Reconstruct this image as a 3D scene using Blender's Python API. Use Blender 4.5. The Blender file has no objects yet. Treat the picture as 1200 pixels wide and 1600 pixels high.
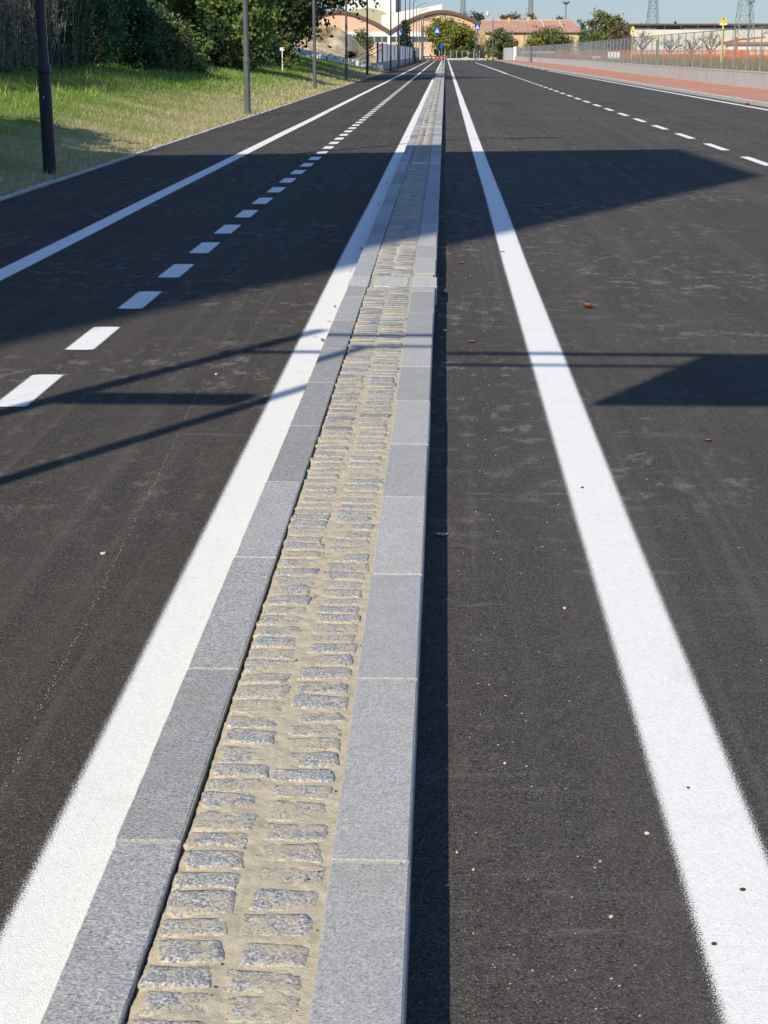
import bpy, math, random
import numpy as np
from mathutils import Vector, noise as mn
R = math.radians
random.seed(7)
rng = np.random.default_rng(11)
sc = bpy.context.scene
col = sc.collection

# ------------------------------------------------------------------ camera
F, CX, CY = 2430.0, 600.0, 800.0          # focal length and centre in pixels of the 1200x1600 photograph
HZ, VPX = 82.0, 696.0                     # horizon row, vanishing point of the road
KH = 0.14                                 # kerb height
HC = 1.674 + KH                           # eye height above the road
pit = math.atan((CY - HZ) / F)
yaw = math.atan((VPX - CX) * math.cos(pit) / F)
fw = Vector((-math.sin(yaw) * math.cos(pit), math.cos(yaw) * math.cos(pit), -math.sin(pit)))
rt = Vector((math.cos(yaw), math.sin(yaw), 0))
up = rt.cross(fw)
CAM = Vector((0, 0, HC))
cd = bpy.data.cameras.new('camera')
cam = bpy.data.objects.new('camera', cd)
col.objects.link(cam)
cam.location = CAM
cam.rotation_euler = (math.pi / 2 - pit, 0, yaw)
cd.sensor_fit = 'VERTICAL'
cd.sensor_height = 36.0
cd.lens = F / 1600 * 36.0
cd.clip_start, cd.clip_end = 0.05, 6000
sc.camera = cam


def ray(px, py):
    return fw + rt * ((px - CX) / F) - up * ((py - CY) / F)


def gnd(px, py, z=0.0):
    "point where the line of sight meets the level z"
    d = ray(px, py)
    return CAM + d * ((z - HC) / d.z)


def at(px, py, Y):
    "point on the line of sight at the distance Y along the road"
    d = ray(px, py)
    return CAM + d * (Y / d.y)


# ------------------------------------------------------------------ light
SAZ, SEL = R(30), R(38)                   # the shadows run 30 degrees right of the road
w = bpy.data.worlds.new('World')
sc.world = w
w.use_nodes = True
nt = w.node_tree
bg = nt.nodes['Background']
sky = nt.nodes.new('ShaderNodeTexSky')
sky.sky_type = 'NISHITA'
sky.sun_disc = False
sky.sun_elevation = SEL
sky.sun_rotation = R(210)
sky.air_density = 1.0
sky.dust_density = 0.0
sky.ozone_density = 4.0
sky.altitude = 800
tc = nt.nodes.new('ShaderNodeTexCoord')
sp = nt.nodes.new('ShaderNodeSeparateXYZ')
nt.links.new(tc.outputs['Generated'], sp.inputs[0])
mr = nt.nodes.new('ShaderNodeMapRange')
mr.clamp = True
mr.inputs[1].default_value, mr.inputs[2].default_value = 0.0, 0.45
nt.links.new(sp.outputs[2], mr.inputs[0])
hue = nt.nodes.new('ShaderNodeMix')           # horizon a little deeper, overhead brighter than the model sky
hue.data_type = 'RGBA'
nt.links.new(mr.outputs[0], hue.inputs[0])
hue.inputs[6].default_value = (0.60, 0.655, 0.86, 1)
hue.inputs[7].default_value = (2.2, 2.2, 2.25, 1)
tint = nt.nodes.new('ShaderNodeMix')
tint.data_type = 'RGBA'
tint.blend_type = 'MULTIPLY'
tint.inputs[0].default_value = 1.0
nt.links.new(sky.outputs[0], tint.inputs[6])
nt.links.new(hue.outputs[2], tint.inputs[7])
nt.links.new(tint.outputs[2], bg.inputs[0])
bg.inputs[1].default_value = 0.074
sd = bpy.data.lights.new('sun', 'SUN')
sd.energy = 4.7
sd.angle = R(0.5)
sd.color = (1.0, 0.915, 0.755)
so = bpy.data.objects.new('sun', sd)
col.objects.link(so)
tosun = Vector((-math.sin(SAZ) * math.cos(SEL), -math.cos(SAZ) * math.cos(SEL), math.sin(SEL)))
so.rotation_euler = tosun.to_track_quat('Z', 'Y').to_euler()
so.location = (-30, -30, 60)
SHX, SHY = math.sin(SAZ) / math.tan(SEL), math.cos(SAZ) / math.tan(SEL)   # shadow run per metre of height
vs = sc.view_settings
vs.view_transform = 'Standard'
vs.look = 'None'
vs.exposure = 0.17
vs.gamma = 1.0


# ------------------------------------------------------------------ material helpers
class N:
    def __init__(s, name):
        s.m = bpy.data.materials.new(name)
        s.m.use_nodes = True
        s.t = s.m.node_tree
        s.t.nodes.clear()
        s.out = s.n('ShaderNodeOutputMaterial')
        s.tc = s.n('ShaderNodeTexCoord')
        s.co = s.tc.outputs['Object']

    def n(s, typ, **k):
        o = s.t.nodes.new(typ)
        for a, b in k.items():
            setattr(o, a, b)
        return o

    def l(s, a, b):
        s.t.links.new(a, b)

    def put(s, sock, v):
        if isinstance(v, bpy.types.NodeSocket):
            s.l(v, sock)
        elif isinstance(v, (tuple, list)) and len(v) == 3 and sock.type == 'RGBA':
            sock.default_value = (*v, 1)
        else:
            sock.default_value = v

    def noise(s, scale, detail=2, rough=0.55, vec=None, dist=0.0):
        o = s.n('ShaderNodeTexNoise')
        s.l(vec or s.co, o.inputs['Vector'])
        o.inputs['Scale'].default_value = scale
        o.inputs['Detail'].default_value = detail
        o.inputs['Roughness'].default_value = rough
        o.inputs['Distortion'].default_value = dist
        return o.outputs['Fac']

    def vor(s, scale, feature='F1', out='Distance', vec=None, rnd=1.0):
        o = s.n('ShaderNodeTexVoronoi', feature=feature)
        s.l(vec or s.co, o.inputs['Vector'])
        o.inputs['Scale'].default_value = scale
        o.inputs['Randomness'].default_value = rnd
        return o.outputs[out]

    def map(s, scale=(1, 1, 1), loc=(0, 0, 0), rot=(0, 0, 0), vec=None):
        o = s.n('ShaderNodeMapping')
        s.l(vec or s.co, o.inputs['Vector'])
        o.inputs['Scale'].default_value = scale
        o.inputs['Location'].default_value = loc
        o.inputs['Rotation'].default_value = rot
        return o.outputs[0]

    def ramp(s, fac, stops, interp='LINEAR'):
        o = s.n('ShaderNodeValToRGB')
        s.l(fac, o.inputs[0])
        e = o.color_ramp
        e.interpolation = interp
        while len(e.elements) < len(stops):
            e.elements.new(0.5)
        for i, (p, c) in enumerate(stops):
            e.elements[i].position = p
            e.elements[i].color = (*c, 1) if isinstance(c, (tuple, list)) else (c, c, c, 1)
        return o.outputs[0]

    def step(s, fac, a, b):
        o = s.n('ShaderNodeMapRange')
        o.clamp = True
        s.put(o.inputs[0], fac)
        o.inputs[1].default_value = a
        o.inputs[2].default_value = b
        return o.outputs[0]

    def math(s, op, a, b=0.0, c=0.0):
        o = s.n('ShaderNodeMath', operation=op)
        s.put(o.inputs[0], a)
        s.put(o.inputs[1], b)
        s.put(o.inputs[2], c)
        return o.outputs[0]

    def mix(s, f, a, b, mode='MIX'):
        o = s.n('ShaderNodeMix', data_type='RGBA', blend_type=mode)
        s.put(o.inputs[0], f)
        s.put(o.inputs[6], a)
        s.put(o.inputs[7], b)
        return o.outputs[2]

    def bump(s, h, strength=0.5, dist=0.002, nrm=None):
        o = s.n('ShaderNodeBump')
        o.inputs['Strength'].default_value = strength
        o.inputs['Distance'].default_value = dist
        s.l(h, o.inputs['Height'])
        if nrm:
            s.l(nrm, o.inputs['Normal'])
        return o.outputs[0]

    def bsdf(s, colr, rough=0.8, nrm=None, metal=0.0, spec=0.3):
        o = s.n('ShaderNodeBsdfPrincipled')
        s.put(o.inputs['Base Color'], colr)
        s.put(o.inputs['Roughness'], rough)
        o.inputs['Metallic'].default_value = metal
        o.inputs['Specular IOR Level'].default_value = spec
        if nrm:
            s.l(nrm, o.inputs['Normal'])
        return o.outputs[0]

    def end(s, sh):
        s.l(sh, s.out.inputs[0])
        return s.m


def rnd_offset(k):
    "object coordinates shifted by the object's own random number, so that copies differ"
    oi = k.n('ShaderNodeObjectInfo')
    m = k.n('ShaderNodeVectorMath', operation='MULTIPLY_ADD')
    k.l(oi.outputs['Random'], m.inputs[0])
    m.inputs[1].default_value = (31, 17, 9)
    k.l(k.co, m.inputs[2])
    return m.outputs[0], oi.outputs['Random']


def asphalt(name, base, warm, scuff=1.0, traf=True):
    k = N(name)
    agg = k.vor(215)
    cellc = k.vor(215, out='Color')
    sep = k.n('ShaderNodeSeparateColor')
    k.l(cellc, sep.inputs[0])
    fine = k.noise(420, 3, 0.7)
    big = k.noise(0.55, 4, 0.6)
    mid = k.noise(5.0, 4, 0.65)
    c = k.mix(k.step(big, 0.3, 0.7), base, warm)
    c = k.mix(k.math('MULTIPLY', k.step(mid, 0.35, 0.75), 0.25), c, tuple(v * 0.62 for v in base))
    # stones of the wearing course: some darker, some paler
    c = k.mix(k.math('MULTIPLY', k.step(sep.outputs[0], 0.32, 0.0), 0.8), c, (0.018, 0.017, 0.017))
    c = k.mix(k.math('MULTIPLY', k.step(sep.outputs[1], 0.76, 1.0), 0.6), c, (0.22, 0.205, 0.18))
    c = k.mix(k.math('MULTIPLY', k.step(agg, 0.45, 0.9), 0.55), c, (0.010, 0.010, 0.011))
    c = k.mix(k.math('MULTIPLY', k.step(fine, 0.62, 0.8), 0.35), c, (0.20, 0.19, 0.17))
    # pale dusty scuffs and dried mortar smears
    sv = k.map((2.3, 1.6, 1))
    sm = k.noise(2.6, 6, 0.75, sv, 0.25)
    area = k.step(k.noise(0.42, 2, 0.5), 0.40, 0.58)
    sf = k.math('MULTIPLY', k.step(sm, 0.535, 0.615), area)
    sxy = k.n('ShaderNodeSeparateXYZ')
    k.l(k.co, sxy.inputs[0])
    sf = k.math('MULTIPLY', sf, k.math('ADD', 0.15, k.math('MULTIPLY', k.step(sxy.outputs[1], 4.5, 8.0), 0.85)))
    sf = k.math('MULTIPLY', sf, k.step(fine, 0.25, 0.6))
    c = k.mix(k.math('MULTIPLY', sf, 0.7 * scuff), c, (0.30, 0.275, 0.235))
    sv2 = k.map((1.4, 7.0, 1))
    sm2 = k.noise(1.5, 5, 0.75, sv2, 0.5)
    sf2 = k.math('MULTIPLY', k.step(sm2, 0.56, 0.72), k.step(k.noise(0.25, 2, 0.5), 0.46, 0.6))
    c = k.mix(k.math('MULTIPLY', sf2, 0.55 * scuff), c, (0.25, 0.235, 0.21))
    # faint laying seams along the road
    if traf:
        lv = k.map((3.0, 0.03, 1))
        ln = k.noise(1.0, 4, 0.6, lv)
        c = k.mix(k.math('MULTIPLY', k.step(ln, 0.45, 0.65), 0.30), c, tuple(v * 1.6 for v in base))
        lv = k.map((9.0, 0.10, 1), (3, 1, 0))
        ln = k.noise(1.0, 4, 0.6, lv)
        c = k.mix(k.math('MULTIPLY', k.math('MULTIPLY', k.step(ln, 0.56, 0.68), k.step(fine, 0.45, 0.62)), 0.55), c, tuple(v * 2.4 for v in base))
    h = k.math('ADD', k.math('MULTIPLY', agg, -1.0), k.math('MULTIPLY', fine, 0.5))
    nr = k.bump(h, 0.6, 0.003)
    return k.end(k.bsdf(c, 0.92, nr, 0, 0.06))


M = {}
M['asphalt'] = asphalt('asphalt', (0.078, 0.071, 0.064), (0.094, 0.085, 0.076))
M['asphalt_path'] = asphalt('asphalt_path', (0.068, 0.061, 0.054), (0.082, 0.072, 0.062), 0.85)


def paint():
    k = N('road_paint')
    a = k.n('ShaderNodeAttribute', attribute_name='edge')
    fine = k.noise(260, 3, 0.75)
    pit_ = k.noise(170, 2, 0.6)
    wear = k.noise(3.2, 5, 0.7)
    speck = k.noise(75, 2, 0.7)
    c = k.mix(k.step(speck, 0.35, 0.7), (0.75, 0.74, 0.71), (0.85, 0.84, 0.805))
    c = k.mix(k.math('MULTIPLY', k.step(pit_, 0.62, 0.74), 0.6), c, (0.30, 0.30, 0.30))
    c = k.mix(k.math('MULTIPLY', k.step(wear, 0.56, 0.75), 0.30), c, (0.46, 0.45, 0.42))
    h = k.math('ADD', k.vor(215), fine)
    nr = k.bump(h, 0.4, 0.003)
    b = k.bsdf(c, 0.7, nr, 0, 0.25)
    # the sprayed edge breaks up into dots
    cov = k.math('ADD', a.outputs['Fac'], k.math('MULTIPLY', k.math('SUBTRACT', fine, 0.5), 4.5))
    mask = k.math('GREATER_THAN', cov, 0.0)
    tr = k.n('ShaderNodeBsdfTransparent')
    mx = k.n('ShaderNodeMixShader')
    k.l(mask, mx.inputs[0])
    k.l(tr.outputs[0], mx.inputs[1])
    k.l(b, mx.inputs[2])
    return k.end(mx.outputs[0])


M['paint'] = paint()


def granite(name, dark, mid_, light, grain, bump_, streak):
    k = N(name)
    v, r = rnd_offset(k)
    n1 = k.noise(grain, 3, 0.7, v)
    n2 = k.noise(grain * 0.35, 2, 0.6, v)
    n3 = k.noise(9, 4, 0.6, v)
    c = k.ramp(n1, [(0.36, dark), (0.48, mid_), (0.55, mid_), (0.66, light)])
    c = k.mix(k.math('MULTIPLY', k.step(n2, 0.5, 0.75), 0.4), c, light)
    c = k.mix(k.math('MULTIPLY', k.step(n3, 0.45, 0.75), 0.35), c, tuple(x * 0.72 for x in mid_))
    c = k.mix(k.math('MULTIPLY', k.step(k.noise(2.6, 3, 0.6, v), 0.55, 0.75), 0.14), c, (0.36, 0.31, 0.22))
    sc_ = k.n('ShaderNodeHueSaturation')
    k.l(c, sc_.inputs['Color'])
    k.l(k.math('ADD', 0.82, k.math('MULTIPLY', r, 0.32)), sc_.inputs['Value'])
    h = n1
    if streak:
        sv = k.map((40, 95, 60), vec=v)
        st = k.noise(1.0, 4, 0.7, sv, 0.6)
        c2 = k.mix(k.math('MULTIPLY', k.step(st, 0.6, 0.8), streak), sc_.outputs[0], tuple(x * 0.5 for x in dark))
        h = k.math('ADD', n1, k.math('MULTIPLY', st, 2.0))
    else:
        c2 = sc_.outputs[0]
    nr = k.bump(h, bump_, 0.003)
    return k.end(k.bsdf(c2, 0.75, nr, 0, 0.3))


M['granite_smooth'] = granite('granite_smooth', (0.21, 0.207, 0.204), (0.385, 0.377, 0.368), (0.60, 0.585, 0.565), 190, 0.45, 0)
M['granite_rough'] = granite('granite_rough', (0.165, 0.162, 0.160), (0.365, 0.358, 0.352), (0.60, 0.585, 0.56), 145, 0.75, 0.2)
M['granite_cross'] = granite('granite_cross', (0.24, 0.235, 0.22), (0.47, 0.46, 0.425), (0.72, 0.70, 0.65), 90, 0.8, 0)


def cobble():
    k = N('cobble_granite')
    g = k.n('ShaderNodeNewGeometry')
    v = k.co
    n1 = k.noise(150, 3, 0.72, v)
    n2 = k.noise(45, 3, 0.65, v)
    rp = g.outputs['Random Per Island']
    c = k.ramp(n1, [(0.38, (0.12, 0.119, 0.118)), (0.46, (0.245, 0.242, 0.24)), (0.54, (0.36, 0.353, 0.345)), (0.64, (0.60, 0.585, 0.555))])
    c = k.mix(k.math('MULTIPLY', k.step(n2, 0.45, 0.7), 0.35), c, (0.16, 0.163, 0.18))
    hs = k.n('ShaderNodeHueSaturation')
    k.l(c, hs.inputs['Color'])
    k.l(k.math('ADD', 0.85, k.math('MULTIPLY', rp, 0.5)), hs.inputs['Value'])
    # mortar smeared over the stones, more on some of them and in their low spots
    sx = k.n('ShaderNodeSeparateXYZ')
    k.l(v, sx.inputs[0])
    low = k.step(sx.outputs[2], KH + 0.0015, KH - 0.006)
    sm = k.math('ADD', k.noise(21, 4, 0.65, v), k.math('MULTIPLY', k.math('POWER', rp, 2.0), 0.14))
    smf = k.step(k.math('ADD', sm, k.math('MULTIPLY', low, 0.30)), 0.67, 0.755)
    smf = k.math('MULTIPLY', smf, k.step(n1, 0.30, 0.52))
    sand = k.mix(k.noise(300, 2, 0.7, v), (0.40, 0.335, 0.225), (0.60, 0.52, 0.375))
    c = k.mix(k.math('MULTIPLY', smf, 0.8), hs.outputs[0], sand)
    h = k.math('ADD', k.math('MULTIPLY', n1, 0.6), k.math('MULTIPLY', n2, 1.2))
    nr = k.bump(h, 0.7, 0.006)
    return k.end(k.bsdf(c, 0.8, nr, 0, 0.25))


M['cobble'] = cobble()


def mortar(name='sandy_mortar', a=(0.44, 0.375, 0.265), b=(0.66, 0.58, 0.435), e=(0.28, 0.235, 0.165)):
    k = N(name)
    n1 = k.noise(330, 3, 0.75)
    n2 = k.noise(16, 4, 0.6)
    c = k.mix(n1, a, b)
    c = k.mix(k.math('MULTIPLY', k.step(n2, 0.5, 0.75), 0.5), c, e)
    c = k.mix(k.math('MULTIPLY', k.step(n1, 0.66, 0.78), 0.5), c, (0.62, 0.56, 0.44))
    if name == 'sandy_mortar':            # cleaner grey cement on the older stretch up the road
        sx = k.n('ShaderNodeSeparateXYZ')
        k.l(k.co, sx.inputs[0])
        c = k.mix(k.math('MULTIPLY', k.step(sx.outputs[1], 6.0, 14.0), 0.85), c, k.mix(n1, (0.30, 0.29, 0.27), (0.48, 0.46, 0.42)))
    c = k.mix(k.math('MULTIPLY', k.step(k.noise(120, 2), 0.70, 0.76), 0.8), c, (0.07, 0.05, 0.035))
    nr = k.bump(k.math('ADD', k.math('ADD', n1, n2), k.math('MULTIPLY', k.noise(90, 4, 0.7), 1.5)), 0.8, 0.0035)
    return k.end(k.bsdf(c, 0.95, nr, 0, 0.1))


M['mortar'] = mortar()
M['joint'] = mortar('joint_mortar', (0.46, 0.42, 0.32), (0.62, 0.57, 0.45), (0.36, 0.31, 0.22))


def plain(name, c1, c2, scale=6.0, rough=0.8, metal=0.0, bump_=0.2, spec=0.3, grime=None):
    k = N(name)
    n = k.noise(scale, 5, 0.65)
    c = k.mix(k.step(n, 0.3, 0.7), c1, c2)
    f = k.noise(scale * 14, 3, 0.6)
    c = k.mix(k.math('MULTIPLY', f, 0.15), c, tuple(x * 0.6 for x in c1))
    if grime:
        gv = k.map((3.0, 3.0, 0.25))
        gn = k.noise(grime[0], 4, 0.7, gv)
        c = k.mix(k.math('MULTIPLY', k.step(gn, 0.5, 0.75), grime[1]), c, grime[2])
    nr = k.bump(f, bump_, 0.01)
    return k.end(k.bsdf(c, rough, nr, metal, spec))


M['concrete'] = plain('concrete', (0.47, 0.475, 0.455), (0.56, 0.565, 0.545), 1.2, 0.9, 0, 0.3, 0.2, (1.5, 0.5, (0.31, 0.305, 0.28)))
M['kerb_concrete'] = plain('kerb_concrete', (0.44, 0.43, 0.39), (0.58, 0.57, 0.53), 2.0, 0.9, 0, 0.3, 0.2)
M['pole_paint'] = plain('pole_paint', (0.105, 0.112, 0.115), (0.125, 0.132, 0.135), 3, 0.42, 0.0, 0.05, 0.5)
M['dark_or_shaded_steel'] = plain('dark_or_shaded_steel', (0.012, 0.016, 0.024), (0.016, 0.021, 0.030), 3, 0.38, 0.0, 0.05, 0.5)  # also the grey lamp post paint, darkened as if in shade
M['galvanised'] = plain('galvanised', (0.30, 0.32, 0.33), (0.42, 0.43, 0.44), 8, 0.5, 0.3, 0.1, 0.5)
M['lattice_steel'] = plain('lattice_steel', (0.20, 0.27, 0.26), (0.26, 0.33, 0.32), 2, 0.6, 0.0, 0.1, 0.3)
M['fence_steel'] = plain('fence_steel', (0.21, 0.235, 0.25), (0.28, 0.305, 0.32), 5, 0.55, 0.1, 0.1, 0.4)
M['lens'] = plain('lens', (0.6, 0.62, 0.6), (0.65, 0.66, 0.65), 5, 0.2)
M['salmon'] = plain('salmon_render', (0.72, 0.46, 0.31), (0.78, 0.52, 0.365), 0.3, 0.9, 0, 0.1, 0.2, (0.4, 0.15, (0.45, 0.27, 0.19)))
M['brown_trim'] = plain('brown_trim', (0.15, 0.085, 0.065), (0.19, 0.11, 0.08), 0.5, 0.7)
M['offwhite'] = plain('offwhite', (0.80, 0.78, 0.70), (0.85, 0.83, 0.77), 0.3, 0.85, 0, 0.1, 0.2, (0.3, 0.15, (0.55, 0.52, 0.45)))
M['cream'] = plain('cream_render', (0.70, 0.65, 0.53), (0.77, 0.73, 0.61), 0.25, 0.9, 0, 0.1, 0.2, (0.3, 0.35, (0.46, 0.42, 0.32)))
M['olive_sheet'] = plain('olive_sheet', (0.40, 0.38, 0.23), (0.48, 0.45, 0.29), 0.3, 0.8)
M['glass'] = plain('window_glass', (0.055, 0.075, 0.095), (0.085, 0.105, 0.125), 0.4, 0.12, 0, 0.02, 0.6)
M['ochre'] = plain('ochre_render', (0.62, 0.45, 0.25), (0.70, 0.53, 0.32), 0.6, 0.9, 0, 0.15, 0.2, (0.5, 0.4, (0.45, 0.32, 0.20)))
M['shutter'] = plain('shutter', (0.10, 0.05, 0.035), (0.14, 0.07, 0.05), 2, 0.7)
M['blue_sign'] = plain('blue_sign', (0.012, 0.075, 0.42), (0.015, 0.085, 0.45), 2, 0.4)
M['white_sign'] = plain('white_sign', (0.78, 0.78, 0.78), (0.8, 0.8, 0.8), 2, 0.4)
M['black'] = plain('black', (0.015, 0.015, 0.015), (0.02, 0.02, 0.02), 2, 0.6)
M['yellow'] = plain('yellow_paint', (0.72, 0.58, 0.04), (0.78, 0.64, 0.07), 2, 0.5)
M['yellow_green'] = plain('yellow_green_paint', (0.58, 0.60, 0.10), (0.64, 0.66, 0.14), 2, 0.5)
M['green_paint'] = plain('green_paint', (0.09, 0.17, 0.09), (0.11, 0.20, 0.10), 2, 0.5)
M['red_barrier'] = plain('red_barrier', (0.24, 0.065, 0.045), (0.30, 0.085, 0.06), 2, 0.5)
M['car_silver'] = plain('car_silver', (0.55, 0.57, 0.60), (0.62, 0.63, 0.65), 2, 0.3, 0.2)
M['leaf_brown'] = plain('dry_leaf', (0.20, 0.085, 0.04), (0.32, 0.16, 0.085), 40, 0.7)
M['leaf_pale'] = plain('pale_leaf', (0.34, 0.29, 0.22), (0.5, 0.44, 0.36), 40, 0.7)
M['pebble'] = plain('pebble', (0.50, 0.45, 0.38), (0.66, 0.61, 0.53), 60, 0.8)
M['grit'] = plain('grit', (0.42, 0.40, 0.36), (0.58, 0.56, 0.52), 60, 0.8)
M['dark_bit'] = plain('dark_bit', (0.030, 0.022, 0.016), (0.06, 0.045, 0.03), 60, 0.9)
M['bark'] = plain('bark', (0.055, 0.042, 0.032), (0.11, 0.088, 0.068), 9, 0.95, 0, 0.8, 0.1)
M['twig'] = plain('twig', (0.14, 0.122, 0.108), (0.24, 0.21, 0.185), 5, 0.95, 0, 0.5, 0.1)
M['bare_twig'] = plain('bare_twig', (0.15, 0.115, 0.095), (0.24, 0.19, 0.16), 5, 0.95, 0, 0.5, 0.1)
M['weathered_wood'] = plain('weathered_wood', (0.24, 0.20, 0.16), (0.38, 0.33, 0.27), 7, 0.9, 0, 0.5, 0.1, (2.0, 0.4, (0.06, 0.045, 0.03)))
M['barrel_sand'] = plain('sand_heap', (0.50, 0.37, 0.24), (0.62, 0.48, 0.33), 1.3, 0.95, 0, 0.8, 0.1)
M['net_orange'] = plain('orange_net', (0.62, 0.165, 0.06), (0.70, 0.21, 0.09), 3, 0.7)
M['rust'] = plain('rusty_paint', (0.42, 0.15, 0.075), (0.5, 0.2, 0.10), 3, 0.7)


def paving():
    k = N('red_paving')
    b = k.n('ShaderNodeTexBrick')
    k.l(k.co, b.inputs['Vector'])
    b.inputs['Scale'].default_value = 1.0
    b.inputs['Brick Width'].default_value = 0.24
    b.inputs['Row Height'].default_value = 0.12
    b.inputs['Mortar Size'].default_value = 0.006
    b.inputs['Color1'].default_value = (0.46, 0.185, 0.112, 1)
    b.inputs['Color2'].default_value = (0.54, 0.235, 0.15, 1)
    b.inputs['Mortar'].default_value = (0.36, 0.27, 0.20, 1)
    n = k.noise(0.35, 4, 0.65)
    c = k.mix(k.math('MULTIPLY', k.step(n, 0.52, 0.72), 0.85), b.outputs[0], (0.44, 0.34, 0.24))
    return k.end(k.bsdf(c, 0.9, k.bump(k.noise(60, 3), 0.3, 0.004)))


M['paving'] = paving()


def rooftile():
    k = N('roof_tiles')
    wv = k.n('ShaderNodeTexWave', wave_type='BANDS', bands_direction='X')
    k.l(k.co, wv.inputs['Vector'])
    wv.inputs['Scale'].default_value = 1.6
    n = k.noise(2.3, 5, 0.75)
    n2 = k.noise(0.35, 3, 0.6)
    c = k.ramp(n, [(0.3, (0.24, 0.125, 0.09)), (0.5, (0.44, 0.25, 0.185)), (0.7, (0.60, 0.42, 0.33))])
    c = k.mix(k.math('MULTIPLY', k.step(n2, 0.45, 0.7), 0.4), c, (0.36, 0.25, 0.20))
    return k.end(k.bsdf(c, 0.9, k.bump(k.math('ADD', wv.outputs['Fac'], n), 0.8, 0.06)))


M['rooftile'] = rooftile()


def soil(name, stops, scale=1.2):
    k = N(name)
    n = k.noise(scale, 6, 0.7)
    c = k.ramp(n, stops)
    f = k.noise(scale * 30, 4, 0.7)
    c = k.mix(k.math('MULTIPLY', f, 0.5), c, stops[0][1])
    return k.end(k.bsdf(c, 0.98, k.bump(f, 0.9, 0.05), 0, 0.05))


M['earth'] = soil('dry_earth', [(0.3, (0.13, 0.105, 0.06)), (0.55, (0.24, 0.20, 0.115)), (0.75, (0.33, 0.28, 0.17))], 0.3)


def grassmat(name, far=False, dry=False, ground=False):
    "green towards the top of the bank, straw-coloured towards the road, with patches"
    k = N(name)
    g = k.n('ShaderNodeNewGeometry')
    sx = k.n('ShaderNodeSeparateXYZ')
    k.l(k.co, sx.inputs[0])
    n = k.noise(0.55, 4, 0.65)
    n2 = k.noise(3.0, 4, 0.7)
    rp = k.noise(60, 1, 0.5) if ground else g.outputs['Random Per Island']
    if dry:
        c = k.ramp(rp, [(0.0, (0.20, 0.155, 0.07)), (0.4, (0.34, 0.27, 0.13)), (0.75, (0.44, 0.36, 0.19)), (1, (0.20, 0.20, 0.075))])
    else:
        h = k.step(sx.outputs[0], -6.2, -9.2)
        gf = k.math('ADD', h, k.math('MULTIPLY', k.math('SUBTRACT', n, 0.5), 2.8))
        gf = k.step(k.math('ADD', gf, k.math('MULTIPLY', k.math('SUBTRACT', n2, 0.5), 0.9)), 0.15, 0.95)
        green = k.ramp(rp, [(0.0, (0.11, 0.20, 0.03)), (0.5, (0.22, 0.37, 0.06)), (0.85, (0.33, 0.47, 0.10)), (1.0, (0.52, 0.50, 0.22))])
        straw = k.ramp(rp, [(0.0, (0.30, 0.29, 0.10)), (0.4, (0.56, 0.49, 0.24)), (0.8, (0.78, 0.68, 0.44)), (1.0, (0.28, 0.36, 0.09))])
        c = k.mix(gf, straw, green)
    if ground:
        c = k.mix(0.45, c, (0.17, 0.145, 0.08))
        return k.end(k.bsdf(c, 1.0, k.bump(k.noise(30, 4, 0.7), 0.9, 0.05), 0, 0.0))
    d = k.n('ShaderNodeBsdfDiffuse')
    k.l(c, d.inputs[0])
    t = k.n('ShaderNodeBsdfTranslucent')
    k.l(c, t.inputs[0])
    mx = k.n('ShaderNodeMixShader')
    mx.inputs[0].default_value = 0.3
    k.l(d.outputs[0], mx.inputs[1])
    k.l(t.outputs[0], mx.inputs[2])
    return k.end(mx.outputs[0])


M['grass'] = grassmat('grass_blades')
M['grass_dry'] = grassmat('dry_grass_blades', dry=True)
M['bank'] = grassmat('bank_turf', ground=True)


def leafmat(name, stops, trans=0.35, gloss=0.06):
    k = N(name)
    g = k.n('ShaderNodeNewGeometry')
    n = k.noise(0.7, 3, 0.6)
    f = k.math('ADD', k.math('MULTIPLY', g.outputs['Random Per Island'], 0.7), k.math('MULTIPLY', n, 0.35))
    c = k.ramp(f, stops)
    d = k.bsdf(c, 0.55, None, 0, gloss * 5)
    t = k.n('ShaderNodeBsdfTranslucent')
    k.l(c, t.inputs[0])
    mx = k.n('ShaderNodeMixShader')
    mx.inputs[0].default_value = trans
    k.l(d, mx.inputs[1])
    k.l(t.outputs[0], mx.inputs[2])
    return k.end(mx.outputs[0])


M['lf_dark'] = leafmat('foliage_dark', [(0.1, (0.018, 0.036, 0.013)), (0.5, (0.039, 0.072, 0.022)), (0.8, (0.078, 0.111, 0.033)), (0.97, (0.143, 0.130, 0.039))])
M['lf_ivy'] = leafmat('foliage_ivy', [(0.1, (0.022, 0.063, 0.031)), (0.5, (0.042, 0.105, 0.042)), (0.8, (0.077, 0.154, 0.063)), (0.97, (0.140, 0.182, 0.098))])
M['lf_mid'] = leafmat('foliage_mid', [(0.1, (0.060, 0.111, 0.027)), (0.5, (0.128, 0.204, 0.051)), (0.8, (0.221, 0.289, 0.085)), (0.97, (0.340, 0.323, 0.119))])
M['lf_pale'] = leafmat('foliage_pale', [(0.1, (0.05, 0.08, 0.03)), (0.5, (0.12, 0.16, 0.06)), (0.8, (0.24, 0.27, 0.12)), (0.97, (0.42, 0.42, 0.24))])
M['lf_yellow'] = leafmat('foliage_yellow', [(0.1, (0.087, 0.123, 0.026)), (0.45, (0.203, 0.239, 0.043)), (0.75, (0.348, 0.348, 0.065)), (0.97, (0.493, 0.420, 0.087))])
M['lf_conifer'] = leafmat('foliage_conifer', [(0.1, (0.016, 0.03, 0.018)), (0.5, (0.032, 0.055, 0.030)), (0.9, (0.06, 0.085, 0.045))], 0.15)
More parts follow.
